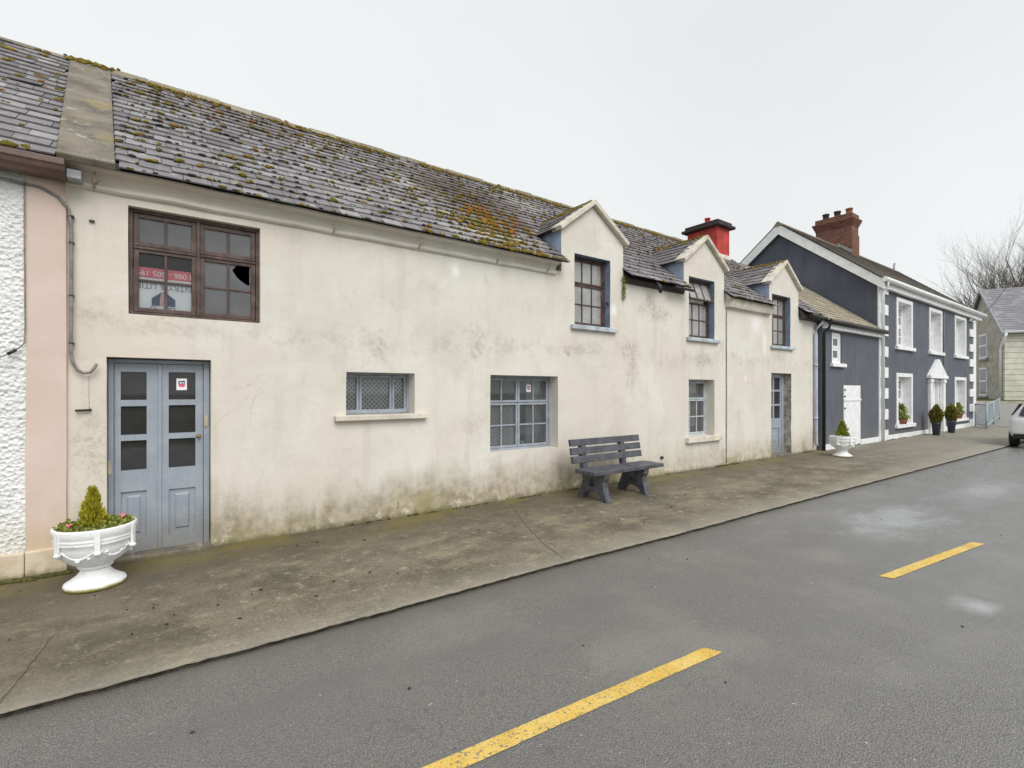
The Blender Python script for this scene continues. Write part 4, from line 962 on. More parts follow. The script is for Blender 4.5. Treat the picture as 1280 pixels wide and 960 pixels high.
mb = MB(); Of = Fp(-.35, -.25, EZf-.25); Vf = (ga*4.35+Vector((0, 0, RZf-EZf+.25))); lf_ = Vf.length; Vf.normalize(); Nf = rg.cross(Vf); Nf = Nf if Nf.z > 0 else -Nf
slates(mb, Of, rg, Vf, Nf, 12.5, lf_, lambda v: [(0, 12.5)], gauge=.28, sw=.4, jit=.3); fr_ = mb.build('roof', 'far_slate', fh)
mb = MB(); mb.poly([Fp(-.35, -.25, EZf-.27), Fp(-.35, 12.2, EZf-.27), Fp(4, 12.2, RZf-.02), Fp(4, -.25, RZf-.02)]); mb.poly([Fp(8.35, -.25, EZf-.27), Fp(8.35, 12.2, EZf-.27), Fp(4, 12.2, RZf), Fp(4, -.25, RZf)]); mb.build('roof_boarding', 'far_slate', fr_)
mb = MB()
for g0 in (-.4, 8.4):
    a, b = Fp(g0, -.28, EZf-.22), Fp(4, -.28, RZf+.05); mb.prism([a, b, b+Vector((0, 0, -.25)), a+Vector((0, 0, -.25))], tuple(rg*.08))
mb.build('bargeboard', 'lead', fh)
mb = MB(); mb.tube([Fp(-.45, -.2, EZf-.15), Fp(-.45, 12, EZf-.15)], .09, 8); mb.build('gutter', 'white_pvc', fh)
mb = MB(); mb.tube([Fp(-.45, -.1, EZf-.2), Fp(-.42, -.12, EZf-.45), Fp(.25, -.12, EZf-1.1), Fp(.35, -.12, EZf-1.4), Fp(.35, -.12, HG-.1)], .09, 8); mb.build('downpipe', 'white_pvc', fh)
for z0, z1 in ((1.35, 3.55), (4.3, 6.2)):
    mb = MB(); mb.hexa([Fp(3.2, -.05, z0), Fp(4.6, -.05, z0), Fp(4.6, .05, z0), Fp(3.2, .05, z0), Fp(3.2, -.05, z1), Fp(4.6, -.05, z1), Fp(4.6, .05, z1), Fp(3.2, .05, z1)])
    for zc in (z0+.02, (z0+z1)/2, z1-.1): mb.hexa([Fp(3.2, -.1, zc), Fp(4.6, -.1, zc), Fp(4.6, -.052, zc), Fp(3.2, -.052, zc), Fp(3.2, -.1, zc+.1), Fp(4.6, -.1, zc+.1), Fp(4.6, -.052, zc+.1), Fp(3.2, -.052, zc+.1)])
    mb.cur = 1; 
    for a, b in (((z0+.14), (z0+z1)/2-.02), ((z0+z1)/2+.12, z1-.12)): mb.poly([Fp(3.3, -.06, a), Fp(4.5, -.06, a), Fp(4.5, -.06, b), Fp(3.3, -.06, b)])
    o = mb.build('window', ['white_pvc', 'car_glass'], fh)
    mb = MB(); mb.hexa([Fp(3.0, -.18, z0-.15), Fp(4.8, -.18, z0-.15), Fp(4.8, 0, z0-.15), Fp(3.0, 0, z0-.15), Fp(3.0, -.18, z0), Fp(4.8, -.18, z0), Fp(4.8, 0, z0), Fp(3.0, 0, z0)]); mb.build('sill', 'stone_grey', o)
for rr_ in (1.6, 5.0, 8.6):                         # windows of the pale front
    for z0, z1 in ((1.75, 3.3), (4.35, 5.6)):
        mb = MB(); mb.hexa([Fp(-.07, rr_, z0), Fp(-.07, rr_+1.1, z0), Fp(.0, rr_+1.1, z0), Fp(.0, rr_, z0), Fp(-.07, rr_, z1), Fp(-.07, rr_+1.1, z1), Fp(.0, rr_+1.1, z1), Fp(.0, rr_, z1)])
        mb.cur = 1
        for a, b in ((z0+.1, (z0+z1)/2-.05), ((z0+z1)/2+.05, z1-.1)): mb.poly([Fp(-.075, rr_+.1, a), Fp(-.075, rr_+1.0, a), Fp(-.075, rr_+1.0, b), Fp(-.075, rr_+.1, b)])
        mb.build('window', ['white_pvc', 'car_glass'], fh)
# low garden wall and grass in front of it
gw = MB(); gw.hexa([Fp(-3.2, -3, .55), Fp(-3.2, 12, .55), Fp(-2.9, 12, .55), Fp(-2.9, -3, .55), Fp(-3.2, -3, 1.02), Fp(-3.2, 12, 1.02), Fp(-2.9, 12, 1.02), Fp(-2.9, -3, 1.02)])
tag(gw.build('garden_wall', 'stone_grey'), 'low grey garden wall across the lawn of the far stone house', 'wall')
mb = MB()
for i in range(12):
    a, b = -6+i*1.6, -6+(i+1)*1.6; mb.poly([Fp(-2.95, a, .98), Fp(-2.95, b, .98), Fp(-.05, b, 1.06), Fp(-.05, a, 1.06)]); mb.poly([Fp(-.04, a if a < 0 else -.05, 1.06), Fp(-.04, min(b, -.05), 1.06), Fp(9, min(b, -.05), 1.25), Fp(9, a if a < 0 else -.05, 1.25)]) if a < -.05 else None
tag(mb.build('lawn', 'turf'), kind='structure')

# ------------------------------------------------------------------ bare tree
def bare_tree():
    base = fp(57.2, 56.5, .9)
    t = thing('bare_tree', 'bare winter tree with many upright limbs rising behind the far grey house', 'tree', tuple(base))
    tr = MB(); tw = MB(); tips = []
    def grow(mbx, p, d, L, r, lev):
        n = 4; pts = [Vector(p)]; rs = [r]; q = Vector(p); dd = Vector(d)
        for i in range(n):
            dd = (dd+Vector((random.gauss(0, .09), random.gauss(0, .09), random.gauss(.04, .06)))).normalized(); q = q+dd*L/n; pts.append(q.copy()); rs.append(r*(1-.6*(i+1)/n))
        mbx.tube(pts, rs, 5 if lev < 2 else 3, cap=False)
        if lev >= 4 or L < .45: return
        for k in range(random.randint(5, 6) if lev < 2 else 4 if lev < 4 else 3):
            j = random.randint(1, n); ax = Vector((random.gauss(0, 1), random.gauss(0, 1), random.gauss(.1, .4))).normalized()
            nd = (dd*1.0+ax*random.uniform(.4, .75)+Vector((0, 0, .12))).normalized()
            grow(tw if lev >= 0 else mbx, pts[j], nd, L*random.uniform(.5, .78), rs[j]*random.uniform(.55, .8), lev+1)
    for k in range(11):
        a = k/11*6.283+random.uniform(-.3, .3); d = Vector((math.cos(a)*.28, math.sin(a)*.28, 1)).normalized()
        p = base+Vector((math.cos(a)*.3, math.sin(a)*.3, 2.2)); grow(tr, p, d, random.uniform(6.5, 9.5), .24, 0)
    tr.tube([base, base+Vector((0, 0, 1.2)), base+Vector((0, 0, 2.6))], [.75, .6, .55], 10)
    o = tr.build('trunk', 'bark', t); o2 = tw.build('crown', 'bark', t)
    iv = MB()
    for k in range(1600):
        a = random.uniform(0, 6.283); h = random.uniform(3, 10.8); r = .5+(h-2)*.16+random.gauss(0, .35); c = base+Vector((math.cos(a)*r, math.sin(a)*r, h))
        u = Vector((random.gauss(0, 1), random.gauss(0, 1), random.gauss(0, 1))).normalized()*.16; v = u.orthogonal().normalized()*.13; iv.poly([c-u, c+v, c+u, c-v])
    iv.build('ivy', 'ivy', t)
bare_tree()

# ------------------------------------------------------------------ overhead wire
mb = MB(); a = Vector((31.5, 6.12, 5.0)); b = Vector((44, 6.6, 8.9)); n = 14
mb.tube([a.lerp(b, i/n)-Vector((0, 0, 1.0*4*(i/n)*(1-i/n)*.4)) for i in range(n+1)], .022, 6)
tag(mb.build('overhead_wire', 'cable_dark'), 'thin dark overhead wire slanting up from the tall grey house past the far roof', 'wire')

# ------------------------------------------------------------------ bench
bx0, bx1, by = 5.42, 7.10, 5.33
bz = pave_z(6.2, 5.6)
bench = thing('bench', 'dark grey recycled plastic bench with slatted back standing against the cream wall', 'bench', (6.2, 5.6, bz))
for k in range(3):
    s = MB(); s.box(bx0, bx1, by-.04+.145*k, by+.095+.145*k, bz+.42, bz+.485); s.build('seat_plank', 'bench_plastic', bench, bevel=.01)
for k in range(3):
    s = MB(); z0 = bz+.555+.135*k; y0 = 5.80+.028*k
    s.hexa([(bx0+.03, y0-.03, z0), (bx1+.02, y0-.03, z0), (bx1+.02, y0+.03, z0-.008), (bx0+.03, y0+.03, z0-.008), (bx0+.03, y0-.008, z0+.11), (bx1+.02, y0-.008, z0+.11), (bx1+.02, y0+.052, z0+.102), (bx0+.03, y0+.052, z0+.102)])
    s.build('back_plank', 'bench_plastic', bench, bevel=.01)
def leg_frame(x):
    out = [(5.27, 0), (5.375, 0), (5.41, .07), (5.48, .115), (5.58, .13), (5.68, .115), (5.75, .07), (5.785, 0), (5.89, 0), (5.865, .10), (5.82, .2), (5.79, .29), (5.80, .418), (5.30, .418), (5.31, .345), (5.345, .29), (5.34, .2), (5.31, .10)]
    hole = [(5.53, .33), (5.545, .27), (5.535, .2), (5.625, .2), (5.615, .27), (5.63, .33)]
    bm = bmesh.new(); es = []
    for loop in (out, hole):
        vs = [bm.verts.new((x-6.2, y-5.6, z)) for y, z in loop]; es += [bm.edges.new((vs[i], vs[(i+1) % len(vs)])) for i in range(len(vs))]
    bmesh.ops.triangle_fill(bm, use_beauty=True, edges=es)
    r = bmesh.ops.extrude_face_region(bm, geom=bm.faces[:]); bmesh.ops.translate(bm, vec=(.115, 0, 0), verts=[v for v in r['geom'] if isinstance(v, bmesh.types.BMVert)])
    bmesh.ops.recalc_face_normals(bm, faces=bm.faces); me = bpy.data.meshes.new('leg'); bm.to_mesh(me); bm.free(); me.materials.append(M['bench_plastic'])
    o = bpy.data.objects.new('leg', me); COL.objects.link(o); o.parent = bench
    s = MB(); s.hexa([(x+.008, 5.765, bz+.40), (x+.107, 5.765, bz+.40), (x+.107, 5.845, bz+.40), (x+.008, 5.845, bz+.40), (x+.008, 5.838, bz+.93), (x+.107, 5.838, bz+.93), (x+.107, 5.93, bz+.92), (x+.008, 5.93, bz+.92)])
    s.build('back_post', 'bench_plastic', bench, bevel=.006)
leg_frame(5.66); leg_frame(6.60)

# ------------------------------------------------------------------ plants
def leaves(mb, c, u, size, asp=.45):
    n = Vector((random.gauss(0, 1), random.gauss(0, 1), random.gauss(0, 1))).normalized(); w = u.cross(n)
    if w.length < 1e-3: return
    w = w.normalized()*size*asp; mb.poly([c, c+u*size*.5+w, c+u*size, c+u*size*.5-w])
def conifer(loc, h, r, label, n=1500, mat='conifer', nm='conifer', cat='shrub', group=None):
    t = thing(nm, label, cat, loc, group); L = Vector(loc)
    s = MB(); s.tube([L, L+Vector((0, 0, h*.8))], [.012, .004], 6); s.build('trunk', 'bark', t)
    s = MB()
    for i in range(n):
        z = random.random()**1.25; a = random.uniform(0, 6.283); lob = 1+.28*math.sin(a*3+z*9)+.18*math.sin(a*5-z*14)
        rr = r*(1-z)**.85*lob*random.uniform(.45, 1.05)+.006
        p = L+Vector((math.cos(a)*rr, math.sin(a)*rr, .02+z*h*.88))
        u = Vector((math.cos(a)*.5+random.gauss(0, .25), math.sin(a)*.5+random.gauss(0, .25), 1+random.gauss(0, .25))).normalized()
        leaves(s, p, u, random.uniform(.4, 1.0)*r*.6, .22)
    s.build('crown', mat, t); return t
def urn(loc, label):
    t = thing('urn', label, 'planter', loc, 'white urn planters on the footpath'); L = Vector(loc)
    b = MB(); b.lathe([(.0, .0), (.215, .0), (.222, .022), (.215, .04), (.185, .058), (.135, .095), (.105, .135), (.10, .16)], L, 40); b.build('foot', 'urn_paint', t)
    b = MB(); b.lathe([(.10, .155), (.12, .162), (.128, .175), (.12, .19), (.10, .195)], L, 40); b.build('neck_ring', 'urn_paint', t)
    b = MB(); n = 48; prof = [(.095, .19), (.14, .20), (.19, .228), (.23, .268), (.255, .315), (.268, .36), (.272, .395), (.280, .402), (.283, .415), (.277, .422), (.284, .43), (.287, .445), (.280, .452), (.288, .462), (.294, .52), (.290, .535), (.270, .535), (.262, .50), (.0, .49)]
    b.lathe(prof, L, n)
    bowl = b.build('bowl', 'urn_paint', t)
    sw = MB()
    for k in range(6):                             # relief swags hung between lugs
        a0 = k*math.pi/3-.42; pp = []
        for i in range(13):
            u = i/12; a = a0+u*math.pi/3; z = .365-.075*math.sin(math.pi*u); r = {True: .264, False: .27}[z < .33]
            r = .225+(z-.265)*.45 if z < .36 else .27
            pp.append(L+Vector((math.cos(a)*r, math.sin(a)*r, z)))
        sw.tube(pp, [.007+.009*math.sin(math.pi*i/12)*random.uniform(.8, 1.15) for i in range(13)], 8)
        for i in range(10):
            q = pp[1+i]; sw.blob(q+Vector((random.gauss(0, .008), random.gauss(0, .008), random.gauss(0, .012))), .018, .018, .018)
        d = Vector((math.cos(a0), math.sin(a0), 0)); tn = Vector((-d.y, d.x, 0)); c = L+d*.283
        sw.hexa([c-tn*.022+Vector((0, 0, .355)), c+tn*.022+Vector((0, 0, .355)), c+tn*.018+d*.02+Vector((0, 0, .355)), c-tn*.018+d*.02+Vector((0, 0, .355)), c-tn*.022+Vector((0, 0, .52)), c+tn*.022+Vector((0, 0, .52)), c+tn*.022+d*.016+Vector((0, 0, .52)), c-tn*.022+d*.016+Vector((0, 0, .52))])
        sw.blob(c+d*.006+Vector((0, 0, .335)), .035, .035, .025)
    sw.build('relief', 'urn_paint', bowl)
    b = MB(); b.lathe([(.262, .505), (.0, .515)], L, 32); b.build('soil', 'soil', bowl)
    return t
def urn_label(): pass
U1 = (-.375, 5.72, pave_z(-.375, 5.72)+.002); U2 = (14.68, 5.36, pave_z(14.68, 5.36)+.004)
u1 = urn(U1, 'white painted urn planter by the blue double door, largest in view')
u2 = copy_tree(u1); u2.location = U2; u2.rotation_euler.z = .4; u2['label'] = 'distant white urn planter before the white door of the grey annex'
conifer((U1[0]-.02, U1[1]+.0, U1[2]+.51), .35, .080, 'yellow green dwarf conifer in the near white urn by the double door', 2400, group='dwarf conifers in the urns')
c2 = conifer((U2[0], U2[1], U2[2]+.51), .42, .14, 'green dwarf conifer in the distant white urn by the annex', 800, 'bright_leaf', group='dwarf conifers in the urns')
def bedding(loc, label):
    t = thing('bedding_plants', label, 'plants', loc); L = Vector(loc); s = MB()
    for i in range(2200):
        a = random.uniform(0, 6.283); r = .268*math.sqrt(random.random()); 
        if r < .06: continue
        h = .03+.03*nz(math.cos(a)*r, math.sin(a)*r, 1, 18)
        p = L+Vector((math.cos(a)*r, math.sin(a)*r, random.uniform(-.005, max(.01, h))))
        u = Vector((random.gauss(0, 1), random.gauss(0, 1), abs(random.gauss(.3, .5)))).normalized(); leaves(s, p, u, random.uniform(.014, .032), .5)
    s.build('leaves', 'bedding', t)
    for a, r in ((-1.75-.9, .19), (.35, .20), (.6, .22)):
        s = MB(); c = L+Vector((math.cos(a)*r, math.sin(a)*r, .045)); s.tube([c-Vector((0, 0, .05)), c], .003, 4)
        for k in range(6): s.blob(c+Vector((random.gauss(0, .010), random.gauss(0, .010), random.gauss(.004, .006))), .011, .011, .009)
        s.build('flower', 'petal', t)
bedding((U1[0], U1[1], U1[2]+.515), 'low leafy bedding plants with pink flowers filling the near white urn')
# clipped shrubs in tapered pots by the grey house door
for (x, y, lab, lab2, fac) in ((24.65, 5.78, 'tapered dark pot left of the white pillared door', 'rounded clipped shrub in the pot left of the white pillared door', 1.0), (26.55, 5.74, 'tapered dark pot right of the white pillared door', 'rounded clipped shrub in the pot right of the white pillared door', .97)):
    z = pave_z(x, y); t = thing('plant_pot', lab, 'pot', (x, y, z), 'tall pots by the grey house door'); L = Vector((x, y, z))
    s = MB(); s.lathe([(.0, 0), (.105, 0), (.15, .44), (.162, .45), (.162, .49), (.14, .49), (.13, .45), (.0, .45)], L, 20); s.build('pot_body', 'pot_blue', t)
    s = MB(); s.lathe([(.135, .455), (0, .47)], L, 16); s.build('soil', 'soil', t)
    t = thing('topiary_shrub', lab2, 'shrub', (x, y, z+.45), 'clipped shrubs by the grey house door'); L = Vector((x, y, z+.45))
    s = MB(); s.tube([L, L+Vector((0, 0, .3))], .02, 6); s.build('trunk', 'bark', t)
    s = MB()
    for i in range(1500):
        d = Vector((random.gauss(0, 1), random.gauss(0, 1), random.gauss(0, 1))).normalized(); rr = random.uniform(.7, 1.03)*(1+.12*nz(d.x, d.y, d.z+x, 2.2))
        zz = d.z; p = L+Vector((d.x*.18*rr*(1-.35*max(0, zz)), d.y*.18*rr*(1-.35*max(0, zz)), .34+.34*zz*rr))
        leaves(s, p, (d+Vector((random.gauss(0, .6), random.gauss(0, .6), random.gauss(.2, .6)))).normalized(), random.uniform(.05, .09), .5)
    s.build('crown', 'topiary', t)
for x, z, lab, lab2 in ((22.3, .50, 'brown basket on the ground floor sill left of the white pillared door', 'leafy plant in the basket on the sill left of the door'), (29.85, .46, 'brown basket on the ground floor sill right of the white pillared door', 'leafy plant in the basket on the sill right of the door')):
    t = thing('basket', lab, 'basket', (x, 6.17, z), 'baskets on the grey house sills'); L = Vector((x, 6.17, z))
    s = MB(); s.lathe([(0, 0), (.18, 0), (.27, .17), (.28, .20), (.24, .20), (0, .17)], (0, 0, 0), 16); s.v = [(L.x+a*1.3, L.y+b*.4, L.z+c) for a, b, c in s.v]; s.build('basket_body', 'terracotta', t)
    s = MB(); s.lathe([(.285, .185), (.29, .20), (.285, .215)], (0, 0, 0), 16); s.v = [(L.x+a*1.3, L.y+b*.4, L.z+c) for a, b, c in s.v]; s.build('basket_rim', 'soil', t)
    conifer((x-.18, 6.17, z+.17), .55, .20, lab2, 500, 'bright_leaf', 'sill_plant', 'plant', 'plants on the grey house sills')
# weed hanging by the first dormer
s = MB()
for i in range(260):
    z = random.uniform(3.42, 3.86); p = Vector((7.20+random.gauss(0, .018), 6.28-abs(random.gauss(0, .015)), z)); leaves(s, p, Vector((random.gauss(0, .6), -.5, random.gauss(-.4, .5))).normalized(), random.uniform(.015, .035), .5)
tag(s.build('hanging_weed', 'bedding'), 'thin trailing weed hanging down the cream wall beside the first dormer', 'weed')
# weeds and moss at the foot of the walls
s = MB(); 
for i in range(900):
    x = random.choice([random.uniform(-1.6, -.6), random.uniform(.6, 10.8), random.uniform(10.3, 11.2), random.uniform(14, 15.4), random.uniform(-1.3, -.6), random.uniform(20.5, 25)])
    if nz(x, 3, 0, 2.2) < -.05 and x > -.5: continue
    wy = 6.21 if (x < -.6) else (6.28 if x < 15.5 else 6.15)
    y = wy-abs(random.gauss(0, .025)); s.blob((x, y, pave_z(x, y)+.006), random.uniform(.012, .04), random.uniform(.01, .025), random.uniform(.006, .02))
paint('wall_foot_moss', (.085, .085, .02), .95, .4, 20, dirt=(.05, .04, .02)); tag(s.build('moss', 'wall_foot_moss'), 'moss and small weeds growing along the foot of the walls', 'moss', kind='stuff')
s = MB()
for i in range(48):
    x = random.choice([random.gauss(6, 2), random.gauss(.6, .8), random.uniform(-1.2, 14)]); y = random.uniform(4.3, 6.0) if random.random() < .8 else random.uniform(3.9, 5)
    if not kerb_y(x)+.1 < y < 6.2: continue
    s.blob((x, y, pave_z(x, y)+.008), random.uniform(.006, .02), random.uniform(.006, .016), random.uniform(.003, .007))
for i in range(12):
    x = random.uniform(-.2, 9); s.blob((x, random.uniform(1, 3.6), ZR+.005), random.uniform(.006, .014), random.uniform(.006, .012), .005)
tag(s.build('leaf_litter', 'soil'), 'scattered dark dead leaves and grit lying on the footpath and road', 'litter', kind='stuff')

# ------------------------------------------------------------------ railing
rl = thing('railing', 'grey galvanised pedestrian railing at the corner beyond the tall grey house', 'railing', (31.6, 5.6, 0))
P = [Vector((32.1, 6.05, 0)), Vector((30.75, 5.42, 0)), Vector((36.6, 5.95, .22))]
for p in (P[0], P[1], P[2], (P[1]+P[2])/2):
    s = MB(); s.tube([p-Vector((0, 0, .05)), p+Vector((0, 0, 1.12))], .035, 8); s.build('post', 'galv', rl)
for a, b in ((P[0], P[1]), (P[1], P[2])):
    s = MB()
    for z in (.14, 1.08): s.tube([a+Vector((0, 0, z)), b+Vector((0, 0, z))], .028, 8)
    n = int((b-a).length/.12)
    for i in range(1, n): q = a.lerp(b, i/n); s.tube([q+Vector((0, 0, .14)), q+Vector((0, 0, 1.08))], .009, 5, cap=False)
    s.build('bar_panel', 'galv', rl)

# ------------------------------------------------------------------ car
car = thing('parked_car', 'silver hatchback parked at the kerb at the right edge', 'car', (24.2, 2.5, ZR))
XR, YC = 22.05, 2.55
def ring(x, hw, zb, zs, zr, hg):     # half-width, belly, shoulder and roof height, half-width of roof
    pts = [(0, zb), (hw*.8, zb), (hw*.97, zb+.12), (hw, (zb+zs)/2), (hw*.985, zs-.06), (hw*.94, zs), (hg+(hw*.94-hg)*.12, zs+(zr-zs)*.85 if zr > zs+.05 else zs+.015), (hg*.85, zr), (0, zr+.02)]
    full = pts+[(-a, z) for a, z in pts[-2:0:-1]]
    return [(XR+x, YC+a, ZR+z) for a, z in full]
st = [(0, .70, .42, .86, .90, .60), (.04, .80, .34, .93, .98, .66), (.18, .86, .28, .97, 1.15, .64), (.45, .88, .24, .97, 1.42, .60), (.9, .89, .22, .97, 1.50, .60), (1.9, .89, .22, .95, 1.50, .61), (2.5, .89, .22, .93, 1.38, .61), (3.0, .89, .22, .91, 1.0, .66), (3.7, .87, .24, .85, .88, .62), (4.1, .80, .28, .74, .76, .55), (4.25, .66, .36, .62, .64, .45)]
s = MB(); R_ = [[s.vert(p) for p in ring(*a)] for a in st]; n = len(R_[0])
for a, b in zip(R_, R_[1:]):
    for k in range(n): j = (k+1) % n; s.face((a[k], b[k], b[j], a[j]))
s.face(R_[0]); s.face(R_[-1][::-1])
body = s.build('body', 'car_paint', car, smooth=True, sub=2)
s = MB()
for sg in (1, -1):
    q = [(.75, .80), (2.3, .80), (2.62, .80)]
    s.prism([(XR+.5, YC+sg*.845, ZR+1.02), (XR+2.85, YC+sg*.845, ZR+.99), (XR+2.2, YC+sg*.70, ZR+1.38), (XR+.8, YC+sg*.70, ZR+1.40)], (0, -sg*.03, 0))
s.prism([(XR+.03, YC-.60, ZR+1.03), (XR+.03, YC+.60, ZR+1.03), (XR+.33, YC+.50, ZR+1.41), (XR+.33, YC-.50, ZR+1.41)], (-.012, 0, .012)); s.build('window', 'car_glass', car)
s = MB(); s.box(XR-.03, XR+.1, YC-.72, YC+.72, ZR+.30, ZR+.46); s.build('bumper', 'rubber', car, bevel=.03)
for sg in (1, -1):
    s = MB(); s.box(XR-.04, XR+.02, YC+sg*.34-.09, YC+sg*.34+.09, ZR+.36, ZR+.44); s.build('taillight', 'lamp_red', car, bevel=.01)
s = MB(); s.box(XR-.02, XR+.0, YC-.26, YC+.26, ZR+.60, ZR+.71); s.build('number_plate', 'card_white', car)
for x in (XR+.75, XR+3.35):
    for sg in (1, -1):
        s = MB(); s.lathe([(.20, -.1), (.29, -.1), (.315, -.06), (.315, .06), (.29, .1), (.20, .1)], (0, 0, 0), 28); s.v = [(x+a, YC+sg*.80+c*.95, ZR+.315+b) for a, b, c in s.v]; w = s.build('wheel', 'rubber', car)
        s = MB(); s.lathe([(.0, .04), (.06, .05), (.2, .06), (.2, -.05)], (0, 0, 0), 24); s.v = [(x+a, YC+sg*(.80+c), ZR+.315+b) for a, b, c in s.v]; s.build('rim', 'alloy', w)

# ------------------------------------------------------------------ stickers, poster, cup
def text(body, size, mat, name, parent, mtx, extrude=.0008):
    cu = bpy.data.curves.new(name, 'FONT'); cu.body = body; cu.size = size; cu.align_x = 'CENTER'; cu.align_y = 'CENTER'; cu.extrude = extrude
    tmp = bpy.data.objects.new(name, cu); COL.objects.link(tmp); dg = bpy.context.evaluated_depsgraph_get(); dg.update()
    me = bpy.data.meshes.new_from_object(tmp.evaluated_get(dg)); bpy.data.objects.remove(tmp)
    me.materials.clear(); me.materials.append(M[mat]); me.transform(Matrix.Translation(-parent_loc(parent)) @ mtx)
    o = bpy.data.objects.new(name, me); COL.objects.link(o); o.parent = parent; return o
yp = YW+.121
pz = thing('sale_poster', 'upside-down white and red sale board leaning inside the large upstairs window', 'poster', (.15, yp, 2.55))
s = MB(); s.box(-.135, .435, yp, yp+.006, 2.52, 2.99); s.build('board', 'card_white', pz)
s = MB(); s.box(-.15, .44, yp-.003, yp-.0005, 2.885, 2.99); s.build('red_band', 'card_red', pz)
face = lambda x, z, rot: Matrix.Translation((x, yp-.0045, z)) @ Matrix.Rotation(rad(90), 4, 'X') @ Matrix.Rotation(rad(rot), 4, 'Z')
text('M 086 - 505 1991', .078, 'card_white', 'phone_number', pz, face(.14, 2.935, 180))
text('NTRY & LITIE', .082, 'card_grey', 'lettering', pz, face(.145, 2.80, 180))
s = MB(); yq = yp-.0035
pl = lambda pts: s.poly([(a, yq, b) for a, b in pts])
pl([(.03, 2.60), (.10, 2.60), (.10, 2.67), (.115, 2.745), (.03, 2.675)]); s.cur = 1; pl([(.102, 2.60), (.165, 2.60), (.165, 2.70), (.13, 2.75), (.118, 2.745), (.102, 2.67)]); s.cur = 0; pl([(.167, 2.60), (.235, 2.60), (.235, 2.675), (.135, 2.755), (.13, 2.751), (.167, 2.70)])
s.cur = 0
for x0 in (.045, .16, .21):
    for k in range(12):
        a, b = k*math.pi/6, (k+1)*math.pi/6; pl([(x0+.02*math.cos(a), 2.572+.014*math.sin(a)), (x0+.026*math.cos(a), 2.572+.02*math.sin(a)), (x0+.026*math.cos(b), 2.572+.02*math.sin(b)), (x0+.02*math.cos(b), 2.572+.014*math.sin(b))])
s.build('emblem', ['card_blue', 'card_pink'], pz)
s = MB(); s.poly([(-.15, yq, 2.565), (-.15, yq, 2.552), (.02, yq, 2.528), (.02, yq, 2.535)]); s.poly([(.27, yq, 2.53), (.27, yq, 2.522), (.44, yq, 2.54), (.44, yq, 2.548)]); s.build('red_line', 'card_red', pz)
def sticker(x, z, w, h, y, label):
    t = thing('sticker', label, 'sticker', (x, y, z), 'small square stickers on the cream house')
    s = MB(); s.box(x-w/2, x+w/2, y-.003, y, z-h/2, z+h/2); s.build('card', 'card_white', t)
    s = MB(); a = w*.32; yy = y-.0038; P_ = lambda q: s.poly([(x+u*w, yy, z+v*h) for u, v in q])
    P_([(-.32, .30), (.10, .28), (.17, .35), (.24, .30), (.32, .30), (.32, -.0), (-.32, .0)]); s.cur = 1
    P_([(-.32, -.003), (.32, -.003), (.30, -.16), (.18, -.25), (-.18, -.25), (-.30, -.16)]); s.cur = 2; yy -= .0008
    P_([(-.20, .18), (.01, .18), (.01, .06), (-.20, .06)]); P_([(.10, .18), (.26, .18), (.26, .06), (.10, .06)])
    s.build('emblem', ['card_blue', 'card_red', 'card_white'], t)
sticker(.295, 1.775, .095, .125, YD+.026, 'white sticker with dark and red mark on the blue double door')
sticker(5.135, 1.75, .09, .12, YW+.232, 'white sticker with red mark on the ground floor window by the bench')
sticker(13.12, 1.84, .12, .16, YD2+.022, 'white sticker with red mark on the narrow blue door beyond the bench')
s = MB(); s.lathe([(0, 0), (.036, 0), (.043, .11), (.037, .11), (.034, .01), (0, .008)], (5.07, YW+.33, .748), 16)
tag(s.build('cup', 'card_white'), 'white cup on the inner sill of the ground floor window by the bench', 'cup')

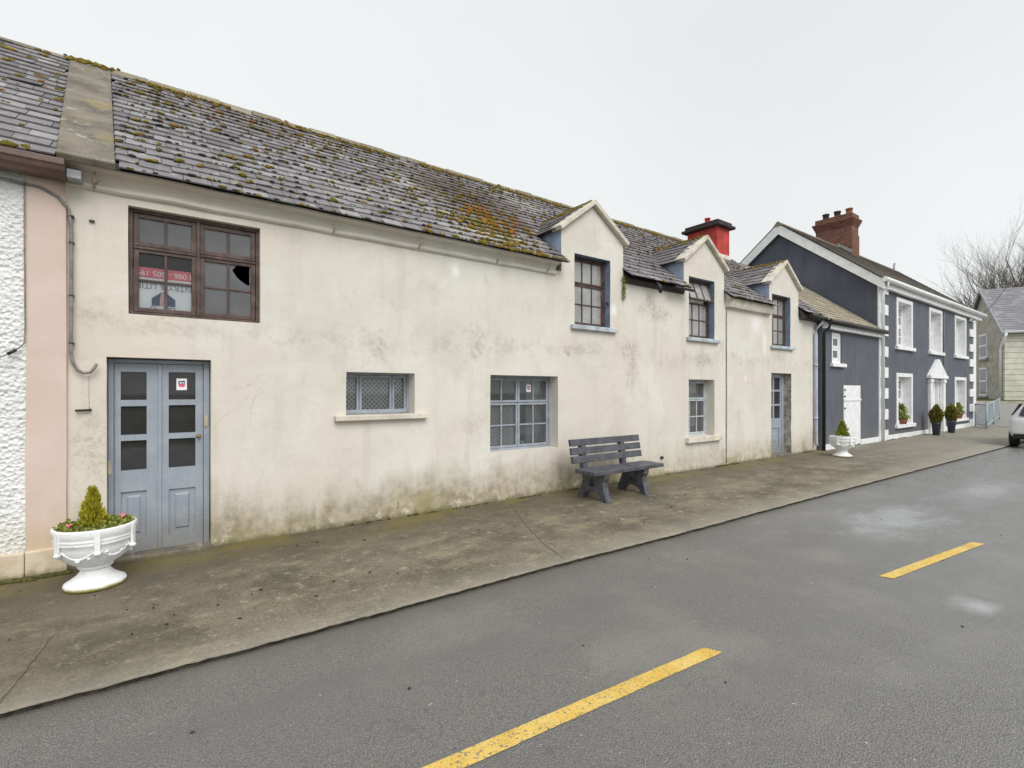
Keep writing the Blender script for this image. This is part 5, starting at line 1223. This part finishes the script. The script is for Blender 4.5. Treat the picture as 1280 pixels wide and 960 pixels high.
# ------------------------------------------------------------------ camera, light, world
cam = bpy.data.cameras.new('camera'); co = bpy.data.objects.new('camera', cam); COL.objects.link(co)
co.location = (0, 0, 1.7); co.rotation_euler = (rad(90), 0, -math.atan2(.59157, .80625)); cam.lens = 620/1280*36; cam.sensor_width = 36; cam.shift_y = 9/1280; cam.clip_end = 2000; cam.clip_start = .05
scene.camera = co
sun = bpy.data.lights.new('sun', 'SUN'); so = bpy.data.objects.new('sun', sun); COL.objects.link(so)
sun.energy = 1.75; sun.angle = rad(40); sun.color = (1, .97, .93)
EL, AZ = 46, -100          # sun behind the camera, veiled by cloud
sd = Vector((math.cos(rad(AZ))*math.cos(rad(EL)), math.sin(rad(AZ))*math.cos(rad(EL)), math.sin(rad(EL))))
so.rotation_euler = sd.to_track_quat('Z', 'Y').to_euler()
w = bpy.data.worlds.new('World'); scene.world = w; w.use_nodes = True; nt = w.node_tree; nt.nodes.clear()
out = nt.nodes.new('ShaderNodeOutputWorld'); bg = nt.nodes.new('ShaderNodeBackground'); sk = nt.nodes.new('ShaderNodeTexSky')
sk.sky_type = 'NISHITA'; sk.sun_disc = False; sk.sun_elevation = rad(EL); sk.sun_rotation = rad(90-AZ)
sk.dust_density = 2.5; sk.air_density = 1.0
bw = nt.nodes.new('ShaderNodeRGBToBW'); nt.links.new(sk.outputs[0], bw.inputs[0])
tcw = nt.nodes.new('ShaderNodeTexCoord'); nz1 = nt.nodes.new('ShaderNodeTexNoise'); nz1.inputs['Scale'].default_value = 1.6; nz1.inputs['Detail'].default_value = 4; nt.links.new(tcw.outputs['Generated'], nz1.inputs['Vector'])
mr = nt.nodes.new('ShaderNodeMapRange'); mr.inputs[1].default_value = .3; mr.inputs[2].default_value = .7; mr.inputs[3].default_value = .95; mr.inputs[4].default_value = 1.04; nt.links.new(nz1.outputs[0], mr.inputs[0])
lum = nt.nodes.new('ShaderNodeMath'); lum.operation = 'MULTIPLY_ADD'; nt.links.new(bw.outputs[0], lum.inputs[0]); lum.inputs[1].default_value = .12; lum.inputs[2].default_value = 5.38   # cloud evens the sky out
mm = nt.nodes.new('ShaderNodeMath'); mm.operation = 'MULTIPLY'; nt.links.new(lum.outputs[0], mm.inputs[0]); nt.links.new(mr.outputs[0], mm.inputs[1])
cv = nt.nodes.new('ShaderNodeVectorMath'); cv.operation = 'SCALE'; cv.inputs[0].default_value = (.968, 1.0, 1.005); nt.links.new(mm.outputs[0], cv.inputs['Scale'])
nt.links.new(cv.outputs[0], bg.inputs[0]); bg.inputs[1].default_value = .12; nt.links.new(bg.outputs[0], out.inputs[0])
scene.view_settings.view_transform = 'Standard'; scene.view_settings.look = 'None'; scene.view_settings.exposure = .38; scene.view_settings.gamma = 1; scene.view_settings.use_curve_mapping = False
scene.render.resolution_x, scene.render.resolution_y = 1024, 768
